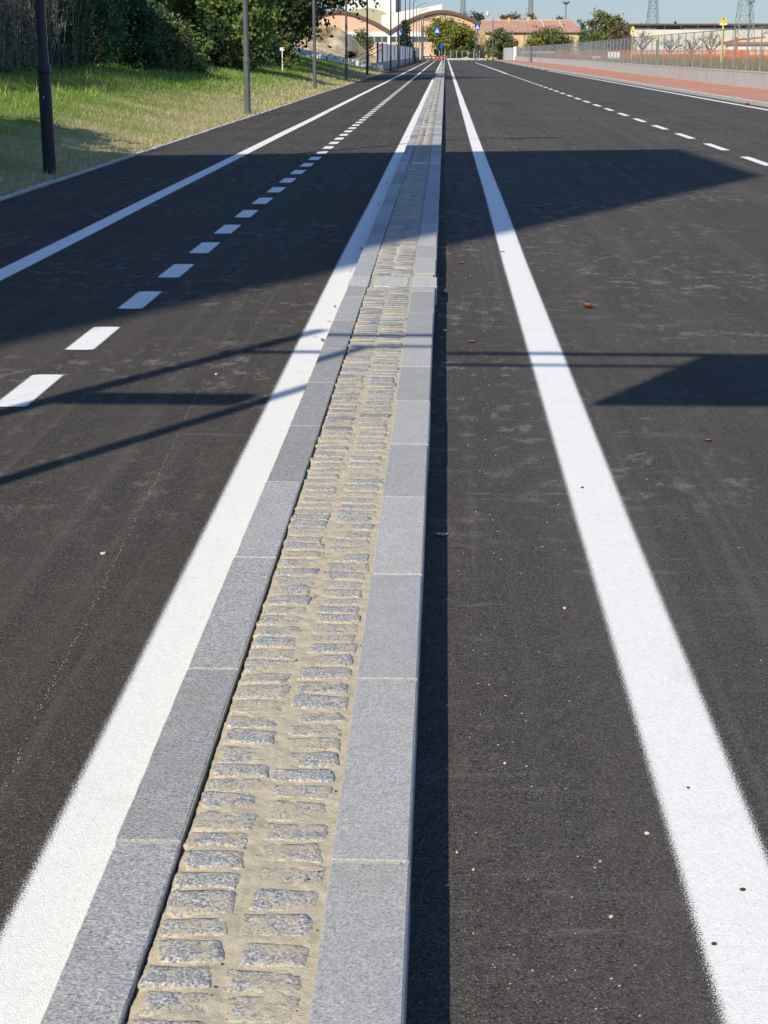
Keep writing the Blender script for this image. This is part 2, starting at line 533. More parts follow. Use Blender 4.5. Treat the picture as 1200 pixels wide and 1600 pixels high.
M['lf_brown'] = leafmat('foliage_brown', [(0.1, (0.090, 0.068, 0.030)), (0.5, (0.195, 0.128, 0.060)), (0.8, (0.300, 0.195, 0.090)), (0.97, (0.255, 0.255, 0.075))])
M['lf_olive'] = leafmat('foliage_olive', [(0.1, (0.072, 0.096, 0.032)), (0.5, (0.160, 0.184, 0.064)), (0.8, (0.272, 0.272, 0.112)), (0.97, (0.400, 0.352, 0.160))])
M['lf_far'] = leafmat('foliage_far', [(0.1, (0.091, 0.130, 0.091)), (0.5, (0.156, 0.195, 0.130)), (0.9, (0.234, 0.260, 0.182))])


def panelmat():
    k = N('translucent_panel')
    n = k.noise(1.3, 4, 0.7)
    wv = k.n('ShaderNodeTexWave', wave_type='BANDS', bands_direction='Y')
    k.l(k.co, wv.inputs['Vector'])
    wv.inputs['Scale'].default_value = 1.2
    c = k.mix(k.step(n, 0.3, 0.7), (0.84, 0.86, 0.88), (0.94, 0.95, 0.96))
    tl = k.n('ShaderNodeBsdfTranslucent')
    k.l(c, tl.inputs[0])
    mx = k.n('ShaderNodeMixShader')
    mx.inputs[0].default_value = 0.9
    k.l(k.bsdf(c, 0.45, k.bump(k.math('ADD', wv.outputs['Fac'], n), 0.4, 0.05), 0, 0.4), mx.inputs[1])
    k.l(tl.outputs[0], mx.inputs[2])
    return k.end(mx.outputs[0])


M['panel'] = panelmat()
M['panel_grey'] = plain('grey_panel', (0.42, 0.46, 0.46), (0.52, 0.55, 0.55), 1.0, 0.6, 0, 0.3, 0.3, (1.0, 0.3, (0.36, 0.38, 0.37)))


# ------------------------------------------------------------------ mesh helpers
class MB:
    def __init__(s):
        s.v, s.f = [], []

    def add(s, vs, fs):
        o = len(s.v)
        s.v += [tuple(p) for p in vs]
        s.f += [tuple(i + o for i in f) for f in fs]
        return s

    def box(s, x0, x1, y0, y1, z0, z1, c=0.0):
        "box, with its upper and vertical edges chamfered by c"
        if c <= 0:
            vs = [(x0, y0, z0), (x1, y0, z0), (x1, y1, z0), (x0, y1, z0), (x0, y0, z1), (x1, y0, z1), (x1, y1, z1), (x0, y1, z1)]
            return s.add(vs, [(3, 2, 1, 0), (4, 5, 6, 7), (0, 1, 5, 4), (1, 2, 6, 5), (2, 3, 7, 6), (3, 0, 4, 7)])

        def ring(i, z):
            return [(x0 + i + c, y0 + i, z), (x1 - i - c, y0 + i, z), (x1 - i, y0 + i + c, z), (x1 - i, y1 - i - c, z),
                    (x1 - i - c, y1 - i, z), (x0 + i + c, y1 - i, z), (x0 + i, y1 - i - c, z), (x0 + i, y0 + i + c, z)]
        vs = ring(0, z0) + ring(0, z1 - c) + ring(c * 0.35, z1 - c * 0.3) + ring(c, z1)
        fs = [tuple(range(7, -1, -1)), tuple(range(24, 32))]
        for r in range(3):
            for i in range(8):
                j = (i + 1) % 8
                fs.append((r * 8 + i, r * 8 + j, r * 8 + 8 + j, r * 8 + 8 + i))
        return s.add(vs, fs)

    def obox(s, c, ux, uy, uz, hx, hy, hz):
        "oriented box: centre, three unit vectors, three half sizes"
        c, ux, uy, uz = Vector(c), Vector(ux), Vector(uy), Vector(uz)
        vs = [c + ux * (a * hx) + uy * (b * hy) + uz * (d * hz) for d in (-1, 1) for a, b in ((-1, -1), (1, -1), (1, 1), (-1, 1))]
        return s.add(vs, [(3, 2, 1, 0), (4, 5, 6, 7), (0, 1, 5, 4), (1, 2, 6, 5), (2, 3, 7, 6), (3, 0, 4, 7)])

    def tube(s, pts, rads, n=8, cap=True):
        pts = [Vector(p) for p in pts]
        if not isinstance(rads, (list, tuple)):
            rads = [rads] * len(pts)
        o = len(s.v)
        prev = None
        for i, p in enumerate(pts):
            d = (pts[min(i + 1, len(pts) - 1)] - pts[max(i - 1, 0)]).normalized()
            if prev is None:
                a = d.cross(Vector((0, 1, 0.01)))
                if a.length < 0.1:
                    a = d.cross(Vector((1, 0, 0)))
            else:
                a = prev - d * prev.dot(d)
            a.normalize()
            b = d.cross(a)
            prev = a
            for j in range(n):
                t = 2 * math.pi * (j + 0.5) / n
                s.v.append(tuple(p + (a * math.cos(t) + b * math.sin(t)) * rads[i]))
        for i in range(len(pts) - 1):
            for j in range(n):
                k = (j + 1) % n
                s.f.append((o + i * n + j, o + i * n + k, o + i * n + n + k, o + i * n + n + j))
        if cap:
            s.f.append(tuple(o + j for j in range(n - 1, -1, -1)))
            e = o + (len(pts) - 1) * n
            s.f.append(tuple(e + j for j in range(n)))
        return s

    def prism(s, poly, z0, z1):
        n = len(poly)
        vs = [(x, y, z0) for x, y in poly] + [(x, y, z1) for x, y in poly]
        fs = [tuple(range(n - 1, -1, -1)), tuple(range(n, 2 * n))] + [(i, (i + 1) % n, n + (i + 1) % n, n + i) for i in range(n)]
        return s.add(vs, fs)

    def build(s, name, mat, parent=None, smooth=False, loc=None):
        me = bpy.data.meshes.new(name)
        v = s.v
        if loc is not None:
            v = [(p[0] - loc[0], p[1] - loc[1], p[2] - loc[2]) for p in v]
        me.from_pydata(v, [], s.f)
        me.validate()
        me.materials.append(mat)
        if smooth:
            me.polygons.foreach_set('use_smooth', [True] * len(me.polygons))
        o = bpy.data.objects.new(name, me)
        col.objects.link(o)
        if loc is not None:
            o.location = loc
        if parent is not None:
            o.parent = parent
        return o


def npmesh(name, verts, nv, mat, parent=None):
    "many separate faces of nv corners each, given as an array (n, nv, 3)"
    n = len(verts)
    me = bpy.data.meshes.new(name)
    me.vertices.add(n * nv)
    me.vertices.foreach_set('co', np.ascontiguousarray(verts, dtype=np.float32).ravel())
    me.loops.add(n * nv)
    me.loops.foreach_set('vertex_index', np.arange(n * nv, dtype=np.int32))
    me.polygons.add(n)
    me.polygons.foreach_set('loop_start', np.arange(0, n * nv, nv, dtype=np.int32))
    me.polygons.foreach_set('loop_total', np.full(n, nv, dtype=np.int32))
    me.update(calc_edges=True)
    me.validate()
    me.materials.append(mat)
    o = bpy.data.objects.new(name, me)
    col.objects.link(o)
    if parent is not None:
        o.parent = parent
    return o


def tag(o, label=None, cat=None, group=None, kind=None):
    if label:
        o['label'] = label
    if cat:
        o['category'] = cat
    if group:
        o['group'] = group
    if kind:
        o['kind'] = kind
    return o


def empty(name, loc=(0, 0, 0), rz=0.0):
    o = bpy.data.objects.new(name, None)
    col.objects.link(o)
    o.location = loc
    o.rotation_euler = (0, 0, rz)
    o.empty_display_size = 0.2
    return o


def copy_tree(o, parent=None):
    c = o.copy()
    col.objects.link(c)
    c.parent = parent
    for ch in list(o.children):
        copy_tree(ch, c)
    return c


def lerp(a, b, t):
    return a + (b - a) * t


def sstep(a, b, x):
    t = min(1, max(0, (x - a) / (b - a)))
    return t * t * (3 - 2 * t)


# ------------------------------------------------------------------ ground, road, path
END = 398.0
g = MB()
g.add([(-2500, -300, -0.03), (2500, -300, -0.03), (2500, 3500, -0.03), (-2500, 3500, -0.03)], [(0, 1, 2, 3)])
tag(g.build('ground', M['earth']), kind='structure')
road = MB().add([(-0.4, -40, 0), (11.12, -40, 0), (11.12, 225, 0), (11.7, 300, 0), (11.9, END, 0), (-0.4, END, 0)], [(0, 1, 2, 3, 4, 5)]).build('road', M['asphalt'])
tag(road, kind='structure')
path = MB().add([(-5.62, -40, 0), (-0.4, -40, 0), (-0.4, END, 0), (-5.72, END, 0)], [(0, 1, 2, 3)]).build('cycle_path', M['asphalt_path'])
tag(path, kind='structure')
jn = MB().add([(-40, END, 0.0), (60, END, 0.0), (60, END + 12, 0.0), (-40, END + 12, 0.0)], [(0, 1, 2, 3)]).build('cross_road', M['asphalt'])
tag(jn, kind='structure')


def stripe(name, pts, wid, parent, z=0.004, fade=0.035, ends=False, soft=(1, 1)):
    "painted line along pts [(x, y)], with sprayed fuzzy edges held in the attribute 'edge'"
    vs, fs, ed = [], [], []
    off = [(-wid / 2 - fade * soft[0], -1.0), (-wid / 2 + 0.012, 0.9), (-wid / 2 + 0.04, 3.0), (wid / 2 - 0.04, 3.0), (wid / 2 - 0.012, 0.9), (wid / 2 + fade * soft[1], -1.0)]
    P = list(pts)
    if ends:
        y0, y1 = P[0][1], P[-1][1]
        xs = P[0][0]
        P = [(xs, y0 - 0.02), (xs, y0 + 0.012), (xs, y1 - 0.012), (xs, y1 + 0.02)]
    for i, (x, y) in enumerate(P):
        for o, e in off:
            vs.append((x + o, y, z))
            ed.append(min(e, -1.0) if ends and i in (0, len(P) - 1) else e)
    n = len(off)
    for i in range(len(P) - 1):
        for j in range(n - 1):
            a = i * n + j
            fs.append((a, a + 1, a + n + 1, a + n))
    o = MB().add(vs, fs).build(name, M['paint'], parent)
    at_ = o.data.attributes.new('edge', 'FLOAT', 'POINT')
    at_.data.foreach_set('value', ed)
    return o


def wob(x, y0, y1, stepy, amp, sd):
    out = []
    y = y0
    while y < y1:
        out.append((x + amp * mn.noise(Vector((sd, y * 0.11, 0))), y))
        y += stepy
    out.append((x, y1))
    return out


stripe('edge_line', [(0.668, -6), (0.668, 3.2), (0.655, 6), (0.647, 11)] + wob(0.645, 14, 394, 2.5, 0.012, 1.3), 0.19, road)
pts = [(10.62, -20), (10.6, 60), (10.62, 130), (10.68, 170)]
stripe('edge_line', pts, 0.2, road)
stripe('median_line', wob(-0.825, -6, 120, 2.5, 0.015, 5.1), 0.2, path)
stripe('median_line', wob(-0.84, 150, 392, 5, 0.01, 6.1), 0.17, path)
stripe('edge_line', wob(-3.76, -6, 385, 2.5, 0.03, 9.2), 0.18, path)
# short dashes between the two cycle lanes, long ones between the two traffic lanes
y0 = gnd(45, 636).y
for i in range(-3, 62):
    y = y0 + 1.655 * i
    if y > 0.3:
        stripe('lane_dash', [(-2.305, y), (-2.305, y + 0.84)], 0.175, path, ends=True, fade=0.02)
stripe('lane_line', wob(-2.32, y0 + 1.655 * 62, 385, 6, 0.02, 2.2), 0.15, path)
yd = gnd(1125, 235).y
for i in range(-7, 26):
    y = yd + 4.25 * i
    stripe('lane_dash', [(5.43, y), (5.43, y + 2.3)], 0.16, road, ends=True, fade=0.02)
far_d = [gnd(*p) for p in ((850, 133), (820, 122), (790, 112), (770, 106), (755, 101))]
stripe('lane_line', [(5.43, yd + 4.25 * 26)] + [(5.5 + 0.0005 * (yy - 150), yy) for yy in (170, 220, 270, 300)], 0.2, road)
for i in range(9):                         # dashed stretch at the far bus bay
    y = 176 + 15 * i
    stripe('bay_dash', [(10.75 + 0.004 * (y - 170), y), (10.75 + 0.004 * (y - 170), y + 8)], 0.22, road, ends=True, fade=0.02)
for i in range(7):
    y = 368
    x = 1.4 + i * 1.55
    stripe('crossing_bar', [(x, y), (x, y + 6)], 0.55, road, ends=True, fade=0.02)
# thin seam and hatch cover in the path
cv = MB().box(-4.55, -3.98, 29.0, 29.6, 0.001, 0.009, 0.004).build('manhole_cover', M['dark_or_shaded_steel'])
tag(cv, 'dark manhole cover set in the shaded cycle path beside the left white line', 'manhole cover')
sm = MB()
pr = None
ysm = np.arange(2.0, 17, 0.05)
xs0, xs1 = gnd(20, 1200), gnd(345, 545)
for yy in np.arange(1.5, 12.5, 0.012):
    t = (yy - xs0.y) / (xs1.y - xs0.y)
    x = lerp(xs0.x, xs1.x, t) + 0.012 * mn.noise(Vector((yy * 1.3, 3, 0)))
    for _ in range(random.choice((0, 0, 1, 2))):
        wd = random.uniform(0.0006, 0.0016)
        ln = random.uniform(0.002, 0.007)
        x += random.gauss(0, 0.0035)
        sm.add([(x - wd, yy, 0.003), (x + wd, yy, 0.003), (x + wd, yy + ln, 0.003), (x - wd, yy + ln, 0.003)], [(0, 1, 2, 3)])
sm.build('chalk_line', M['pebble'], path)

# strip along the grass, kerb and pavement on the right
ks = MB()
y = -20.0
while y < 130:
    j = random.uniform(-0.008, 0.008)
    x = -5.68 + j + 0.06 * mn.noise(Vector((y * 0.05, 8, 0)))
    ks.box(x - 0.045, x + 0.045, y, y + 0.985, -0.02, 0.022 + random.uniform(0, 0.01), 0.006)
    y += 1.0
tag(ks.build('kerb_strip', M['kerb_concrete']), kind='structure')
kb = MB()
y = -20.0
while y < 390:
    x = 11.12 if y < 225 else lerp(11.12, 11.7, (y - 225) / 75) if y < 300 else 11.75
    kb.box(x, x + 0.16, y, y + 0.99, -0.02, 0.14 + random.uniform(-0.003, 0.003), 0.012)
    y += 1.0
tag(kb.build('kerb', M['kerb_concrete']), kind='structure')
WALLP = [(15.4, 20), (15.15, 60), (15.05, 95), (15.3, 130), (16.3, 190), (16.8, 250), (16.4, 320), (15.9, 372)]


def wallx(y):
    for (a, b), (c, d) in zip(WALLP, WALLP[1:]):
        if y <= d:
            return lerp(a, c, (y - b) / (d - b))
    return WALLP[-1][0]


pv = MB()
ys = list(range(-20, 392, 4))
vs = []
for y in ys:
    x = 11.29 if y < 225 else lerp(11.29, 11.87, (y - 225) / 75) if y < 300 else 11.92
    vs += [(x - 0.02, y, 0.132), (wallx(max(y, 20)) + 0.1, y, 0.15)]
pv.add(vs, [(2 * i, 2 * i + 1, 2 * i + 3, 2 * i + 2) for i in range(len(ys) - 1)])
tag(pv.build('pavement', M['paving']), kind='structure')


# ------------------------------------------------------------------ the median
med = empty('median_strip', (0, 0, 0))
tag(med, 'raised granite kerb median with two rows of cobbles running away up the road', 'median strip')
XL0, XL1, XR0, XR1 = -0.712, -0.566, -0.230, -0.058


def kerbstone(x0, x1, y0, y1, c, rough, rside):
    "kerb stone with a slightly uneven upper edge"
    m = MB()
    n = 14
    ys_ = [y0, y0 + c] + [lerp(y0, y1, (i + 1) / (n + 1)) for i in range(n)] + [y1 - c, y1]
    vs = []
    s0 = random.uniform(0, 99)
    for i, yy in enumerate(ys_):
        e = c if i in (0, len(ys_) - 1) else 0.0
        j = [rough * mn.noise(Vector((s0 + q * 7, yy * 9, q))) for q in range(6)]
        ct = c * (1.3 if rside else 1.0)
        zt = KH - e
        vs += [(x0 + e, yy, -0.1), (x0 + e + abs(j[0]), yy, zt - c + j[0] * 0.3), (x0 + c + e + abs(j[1]), yy, zt + j[2] * 0.25),
               (x1 - ct - e - abs(j[3]), yy, zt + j[4] * 0.25), (x1 - e - abs(j[5]) * 0.6, yy, zt - ct), (x1 - e, yy, -0.1)]
    fs = []
    for i in range(len(ys_) - 1):
        for q in range(5):
            a = i * 6 + q
            fs.append((a, a + 6, a + 7, a + 1))
    fs.append((5, 4, 3, 2, 1, 0)[::-1])
    o = (len(ys_) - 1) * 6
    fs.append(tuple(o + q for q in (5, 4, 3, 2, 1, 0)))
    m.add(vs, fs)
    return m


def joints(first, stepy, upto):
    out = list(first)
    while out[-1] < upto:
        out.append(out[-1] + stepy * random.uniform(0.985, 1.015))
    return out


CROSS = [(11.62, 12.12), (25.0, 25.4), (37.6, 38.1), (46.3, 46.9), (58, 58.6), (74, 74.6)]


def in_cross(y):
    return any(a - 0.03 < y < b + 0.03 for a, b in CROSS)


jl = [0.08, 1.09, 2.10] + [gnd(1, yy, KH).y for yy in (1310, 1040, 866, 748, 661)]
jl = joints(jl, 1.0, 170)
jr = [0.18, 1.13, 2.08] + [gnd(1, yy, KH).y for yy in (1335, 1052, 890, 770, 688, 621, 568)]
jr = joints(jr, 0.95, 170)
for (lst, x0, x1, mat, rough, rs, cc) in ((jl, XL0, XL1, M['granite_rough'], 0.006, False, 0.003), (jr, XR0, XR1, M['granite_smooth'], 0.0022, True, 0.004)):
    rest = MB()
    n = 0
    for a, b in zip(lst, lst[1:]):
        a2, b2 = a + 0.0055, b - 0.0055
        for c0, c1 in CROSS:                       # the cross stones interrupt the kerbs
            if a2 < c0 < b2:
                b2 = c0 - 0.006
            elif c0 <= a2 < c1:
                a2 = c1 + 0.006
        if b2 - a2 < 0.08:
            continue
        dx = random.uniform(-0.0025, 0.0025)
        m = kerbstone(x0 + dx, x1 + dx, a2, b2, cc, rough, rs)
        if n < 50 and b > 1.6:
            m.build('kerb_stone', mat, med, True if False else False, loc=(x0, a2, 0))
            n += 1
        else:
            rest.add(m.v, m.f)
    yy = lst[-1] + 0.006
    rest.add(*(lambda q: (q.v, q.f))(kerbstone(x0, x1, yy, 388, cc, 0.0, rs)))
    tag(rest.build('kerb_stone', mat, med), kind='stuff')
for q, (c0, c1) in enumerate(CROSS):
    cs = MB()
    k_ = 0.014 if q == 0 else 0.0
    s_ = kerbstone(XL0 - 0.004, XL1 + 0.006, c0, c1, 0.005, 0.006, False)
    cs.add(s_.v, s_.f)
    s_ = kerbstone(XR0 - 0.002, XR1 + k_, c0, c1, 0.005, 0.006, False)
    cs.add(s_.v, s_.f)
    s_ = kerbstone(XL1 + 0.045, XR0 - 0.03, c0, c1 - 0.02, 0.006, 0.008, False)
    cs.add(s_.v, s_.f)
    cs.build('cross_stone', M['granite_cross'], med)

# mortar bed: an uneven surface between the kerbs (fine near the camera, coarse beyond)
bed = MB()
XB0, XB1 = XL1 + 0.007, XR0 + 0.001


def bedz(x, y):
    t = (x - XB0) / (XB1 - XB0)
    z = KH - lerp(0.0095, 0.0035, sstep(0.0, 0.25, t))
    z += 0.0048 * mn.noise(Vector((x * 22, y * 22, 1.7))) + 0.0030 * mn.noise(Vector((x * 70, y * 70, 5.1))) + 0.0009 * mn.noise(Vector((x * 210, y * 210, 8.0)))
    if t < 0.03:
        z -= 0.004
    return z - 0.0025


nx = 50
ysb = [1.6 + i * 0.0072 for i in range(760)]
ysb += [ysb[-1] + 0.02 * i for i in range(1, 300)]
for yy in ysb:
    for i in range(nx):
        t = i / (nx - 1)
        x = lerp(XB0, XB1, t) + (0.0025 * mn.noise(Vector((yy * 35, 2, 0))) if i == 0 else 0)
        bed.v.append((x, yy, bedz(x, yy)))
for j in range(len(ysb) - 1):
    for i in range(nx - 1):
        a = j * nx + i
        bed.f.append((a, a + 1, a + nx + 1, a + nx))
n0 = len(bed.v)
for j in range(len(ysb)):
    x, yy, z = bed.v[j * nx]
    bed.v.append((x, yy, z - 0.05))
for j in range(len(ysb) - 1):
    bed.f.append((j * nx, j * nx + nx, n0 + j + 1, n0 + j))
ye = ysb[-1]
bed.box(XB0, XB1, ye, 388, 0.0, KH - 0.0065)
bed.build('mortar_bed', M['mortar'], med, True)
jm = MB()
jm.box(XL0 + 0.004, XL1 - 0.001, 0.0, 160, -0.05, KH - 0.0025)
jm.box(XR0 + 0.0005, XR1 - 0.02, 0.0, 160, -0.05, KH - 0.0025)
jm.build('joint_mortar', M['joint'], med)


def cobblestone(cx, cy, hx, hy, top, hi):
    "hewn sett: rounded irregular outline, uneven top"
    n, rings = (28, 5) if hi == 2 else (12, 3) if hi == 1 else (8, 2)
    sd = random.uniform(0, 500)
    rot = random.gauss(0, 0.04)
    sk = random.gauss(0, 0.10)
    tx, ty = random.gauss(0, 0.02), random.gauss(0, 0.03)
    vs, fs = [], []
    prof = {5: [(1.03, -0.03), (1.0, -0.0048), (0.955, -0.0012), (0.72, 0.0), (0.35, 0.0004)], 3: [(1.02, -0.03), (0.99, -0.004), (0.92, 0)], 2: [(1.0, -0.03), (0.96, 0)]}[rings]
    for r, (sc_, dz) in enumerate(prof):
        for i in range(n):
            a = 2 * math.pi * i / n
            c, s = math.cos(a), math.sin(a)
            e = 0.24
            ux = math.copysign(abs(c) ** e, c)
            uy = math.copysign(abs(s) ** e, s)
            w_ = 1 + 0.10 * mn.noise(Vector((sd + c * 1.5, s * 1.5, 0))) + 0.065 * mn.noise(Vector((sd + c * 5, s * 5, 3)))
            x = ux * hx * sc_ * w_ + uy * hy * sk
            y = uy * hy * sc_ * w_ * (1 + 0.20 * mn.noise(Vector((sd, c * 2, 9 + (s > 0) * 5))))
            z = top + dz + (tx * x + ty * y if r else 0) + (0.0026 * mn.noise(Vector((sd + x * 45, y * 45, 2))) + 0.0012 * mn.noise(Vector((sd + x * 130, y * 130, 6))) if r >= 1 else 0)
            xr = x * math.cos(rot) - y * math.sin(rot)
            yr = x * math.sin(rot) + y * math.cos(rot)
            vs.append((cx + xr, cy + yr, z))
    for r in range(rings - 1):
        for i in range(n):
            j = (i + 1) % n
            fs.append((r * n + i, r * n + j, r * n + n + j, r * n + n + i))
    fs.append(tuple((rings - 1) * n + i for i in range(n)))
    return vs, fs


near = []
far = MB()
for (xa, xb, ph) in ((-0.558, -0.410, 0.0), (-0.397, -0.242, 0.043)):
    y = 1.75 + ph
    while y < 110:
        pitch = random.uniform(0.074, 0.106)
        if not in_cross(y + pitch / 2):
            hx = (xb - xa) / 2 * (random.uniform(0.86, 1.0) if y < 9 else random.uniform(0.96, 1.05))
            hy = pitch / 2 * (random.uniform(0.78, 0.95) if y < 7 else random.uniform(0.86, 0.97))
            cx = (xa + xb) / 2 + random.uniform(-0.007, 0.007)
            top = KH - 0.0030 + random.uniform(-0.0022, 0.0022)
            near.append((y, cx, hx, hy, pitch, top))
        y += pitch
near.sort()
cnt = 0
for (y, cx, hx, hy, pitch, top) in near:
    hi = 2 if y < 9 else 1 if y < 26 else 0
    vs, fs = cobblestone(cx, y + pitch / 2, hx, hy, top, hi)
    if y > 2.2 and cnt < 100:
        o = MB().add(vs, fs).build('cobblestone', M['cobble'], med, True)
        cnt += 1
    else:
        far.add(vs, fs)
tag(far.build('cobblestone', M['cobble'], med, True), kind='stuff')


# ------------------------------------------------------------------ grit, pebbles, leaves on the road
def lump(r, sd, n=7):
    vs, fs = [], []
    rings = 4
    for i in range(rings + 1):
        ph = math.pi * i / rings
        for j in range(n):
            a = 2 * math.pi * j / n
            d = Vector((math.sin(ph) * math.cos(a), math.sin(ph) * math.sin(a), math.cos(ph)))
            k = 1 + 0.35 * mn.noise(d * 1.6 + Vector((sd, 0, 0)))
            vs.append((d.x * r * k * 1.2, d.y * r * k * 0.85, (d.z * 0.62 + 0.55) * r * k))
    for i in range(rings):
        for j in range(n):
            q = (j + 1) % n
            fs.append((i * n + j, i * n + n + j, i * n + n + q, i * n + q))
    return vs, fs


bits, pale = MB(), MB()
for i in range(260):
    y = random.uniform(2.2, 14) ** 1.0
    c = random.random()
    if c < 0.45:
        x = XL1 + 0.012 + abs(random.gauss(0, 0.008))
    elif c < 0.75:
        x = random.choice([-0.412, -0.244]) + random.gauss(0, 0.008)
    else:
        x = random.uniform(XB0 + 0.01, XB1 - 0.005)
    vs, fs = lump(random.uniform(0.0012, 0.0034), i, 6)
    bits.add([(x + a, y + b, bedz(x, y) + d * 0.9) for a, b, d in vs], fs)
for i in range(40):                        # crumbs gathered in one stretch of the gap
    y = random.gauss(5.6, 0.35)
    x = XL1 + 0.014 + abs(random.gauss(0, 0.006))
    vs, fs = lump(random.uniform(0.002, 0.004), i + 900, 6)
    bits.add([(x + a, y + b, bedz(x, y) + d) for a, b, d in vs], fs)
tag(bits.build('soil_crumbs', M['dark_bit']), kind='stuff')
for i in range(430):
    y = 2.6 + 26 * random.random() ** 1.6
    x = random.uniform(0.03, 0.35) + 0.25 * random.random() ** 3 if i % 3 else random.uniform(-5, 7)
    if -0.75 < x < -0.02:
        continue
    vs, fs = lump(random.uniform(0.0008, 0.0024) * (1 + y * 0.05), i + 300, 5)
    pale.add([(x + a, y + b, d) for a, b, d in vs], fs)
tag(pale.build('grit', M['grit']), kind='stuff')

pebbles = [((1011, 1304), 0.006, 'white pebble on dark asphalt left of the right white line, near its lower end'),
           ((955, 1434), 0.0055, 'pale pebble on the asphalt lowest of those left of the right white line'),
           ((938, 1347), 0.004, 'small pinkish pebble on the asphalt between median shadow and white line'),
           ((789, 1194), 0.0055, 'cream pebble alone on asphalt beside the median shadow'),
           ((882, 952), 0.0075, 'cream pebble on asphalt just left of the worn mark on the white line'),
           ((740, 1360), 0.004, 'tiny white pebble at the edge of the median shadow'),
           ((714, 1333), 0.004, 'white chip lying against the edge of the median shadow'),
           ((162, 867), 0.011, 'whitish pebble alone on the cycle path left of the median line'),
           ((338, 586), 0.009, 'small white pebble on the cycle path by the thin cable shadow')]
for (p, r, lab) in pebbles:
    q = gnd(*p)
    vs, fs = lump(r, p[0])
    o = MB().add(vs, fs).build('pebble', M['pebble'], None, True)
    o.location = q
    o.rotation_euler = (0, 0, random.uniform(0, 3))
    tag(o, lab, 'pebble', 'pebbles on the asphalt')
for (p, r, lab) in [((1160, 1394), 0.006, 'dark stone chip on the right white line nearest its right edge'),
                    ((1115, 1479), 0.0055, 'flat dark chip lowest on the right white line'),
                    ((1075, 1234), 0.004, 'small dark chip on the right white line above the other two'),
                    ((910, 764), 0.006, 'black speck of gravel high on the right white line')]:
    q = gnd(*p)
    vs, fs = lump(r, p[0] + 5)
    o = MB().add(vs, fs).build('stone_chip', M['dark_bit'], None, True)
    o.location = (q.x, q.y, 0.004)
    tag(o, lab, 'stone chip', 'dark chips on the white line')


def dryleaf(p, size, lab, mat, curl=0.35, group='fallen leaves on the asphalt', z=0.003):
    q = gnd(*p, z)
    vs, fs = [], []
    prof = [(0, 0.0), (0.15, 0.22), (0.35, 0.36), (0.55, 0.30), (0.75, 0.40), (0.9, 0.15), (1.0, 0.0)]
    for t, wd in prof:
        for s in (-1, -0.5, 0, 0.5, 1):
            jag = 1 + 0.3 * mn.noise(Vector((p[0] + t * 7, s * 3, 1)))
            vs.append(((t - 0.5) * size, s * wd * size * jag, curl * size * (abs(s) ** 1.6 * 0.5 + 0.5 * (t - 0.5) ** 2 * 2) + 0.001))
    for i in range(len(prof) - 1):
        for j in range(4):
            a = i * 5 + j
            fs.append((a, a + 5, a + 6, a + 1))
    m = MB().add(vs, fs)
    m.tube([(-0.5 * size, 0, 0.002), (-0.62 * size, 0.05 * size, 0.012 * size * 8), (-0.8 * size, 0.12 * size, 0.004)], size * 0.018, 4)
    o = m.build('dry_leaf', mat, None, True)
    o.location = q
    o.rotation_euler = (0, 0, random.uniform(-0.6, 0.6))
    tag(o, lab, 'leaf', group)


dryleaf((919, 481), 0.085, 'curled brown leaf on the asphalt, largest of the leaves right of the white line', M['leaf_brown'], 0.6)
dryleaf((736, 535), 0.05, 'small orange leaf between the median shadow and the right white line', M['leaf_brown'])
dryleaf((721, 412), 0.06, 'small brown leaf close to the tower shadow edge beside the median', M['leaf_brown'])
dryleaf((1106, 689), 0.035, 'tiny tan leaf alone on the asphalt below the dark sign shadow', M['leaf_brown'])
dryleaf((690, 836), 0.05, 'pale leaf lying in the narrow shadow of the median kerb', M['leaf_pale'], 0.15)
dryleaf((845, 325), 0.09, 'dark leaf on the asphalt inside the broad tower shadow', M['leaf_brown'], 0.2)
dryleaf((785, 394), 0.05, 'little leaf beside the right white line where the broad shadow ends', M['leaf_brown'], 0.2)
dryleaf((1165, 165), 0.3, 'dry brown leaves heap at the foot of the right pavement kerb', M['leaf_brown'], 0.5)
dryleaf((490, 722), 0.03, 'dark withered leaf on the white line left of the median', M['dark_bit'], 0.4)
lt = MB()
for i in range(230):
    far_ = i % 3 == 0
    y = 10 + 55 * random.random() ** 1.5
    x = XR1 + 0.01 + abs(random.gauss(0, 0.045)) if not far_ else XL0 - 0.02 - abs(random.gauss(0, 0.06))
    sz = random.uniform(0.008, 0.03)
    an = random.uniform(0, 6.28)
    u, v = Vector((math.cos(an), math.sin(an), random.uniform(-0.2, 0.4))) * sz, Vector((-math.sin(an), math.cos(an), random.uniform(-0.2, 0.4))) * sz * 0.55
    c_ = Vector((x, y, 0.006 + sz * 0.3))
    lt.add([c_ - u, c_ - v, c_ + u, c_ + v + Vector((0, 0, sz * 0.2))], [(0, 1, 2, 3)])
tag(lt.build('leaf_litter', M['leaf_brown']), kind='stuff')
# a few twigs and tufts in the shadow at the foot of the kerb
tw = MB()
for i in range(60):
    y = random.uniform(2.6, 14)
    b = Vector((XR1 + random.uniform(0.004, 0.02), y, 0.0))
    for q in range(random.randint(1, 3)):
        e = b + Vector((random.uniform(0.005, 0.03), random.uniform(-0.03, 0.03), random.uniform(0.006, 0.03)))
        tw.tube([b, (b + e) / 2 + Vector((0, 0, 0.004)), e], [0.0008, 0.0006, 0.0003], 3)
tag(tw.build('weeds', M['grass_dry']), kind='stuff')


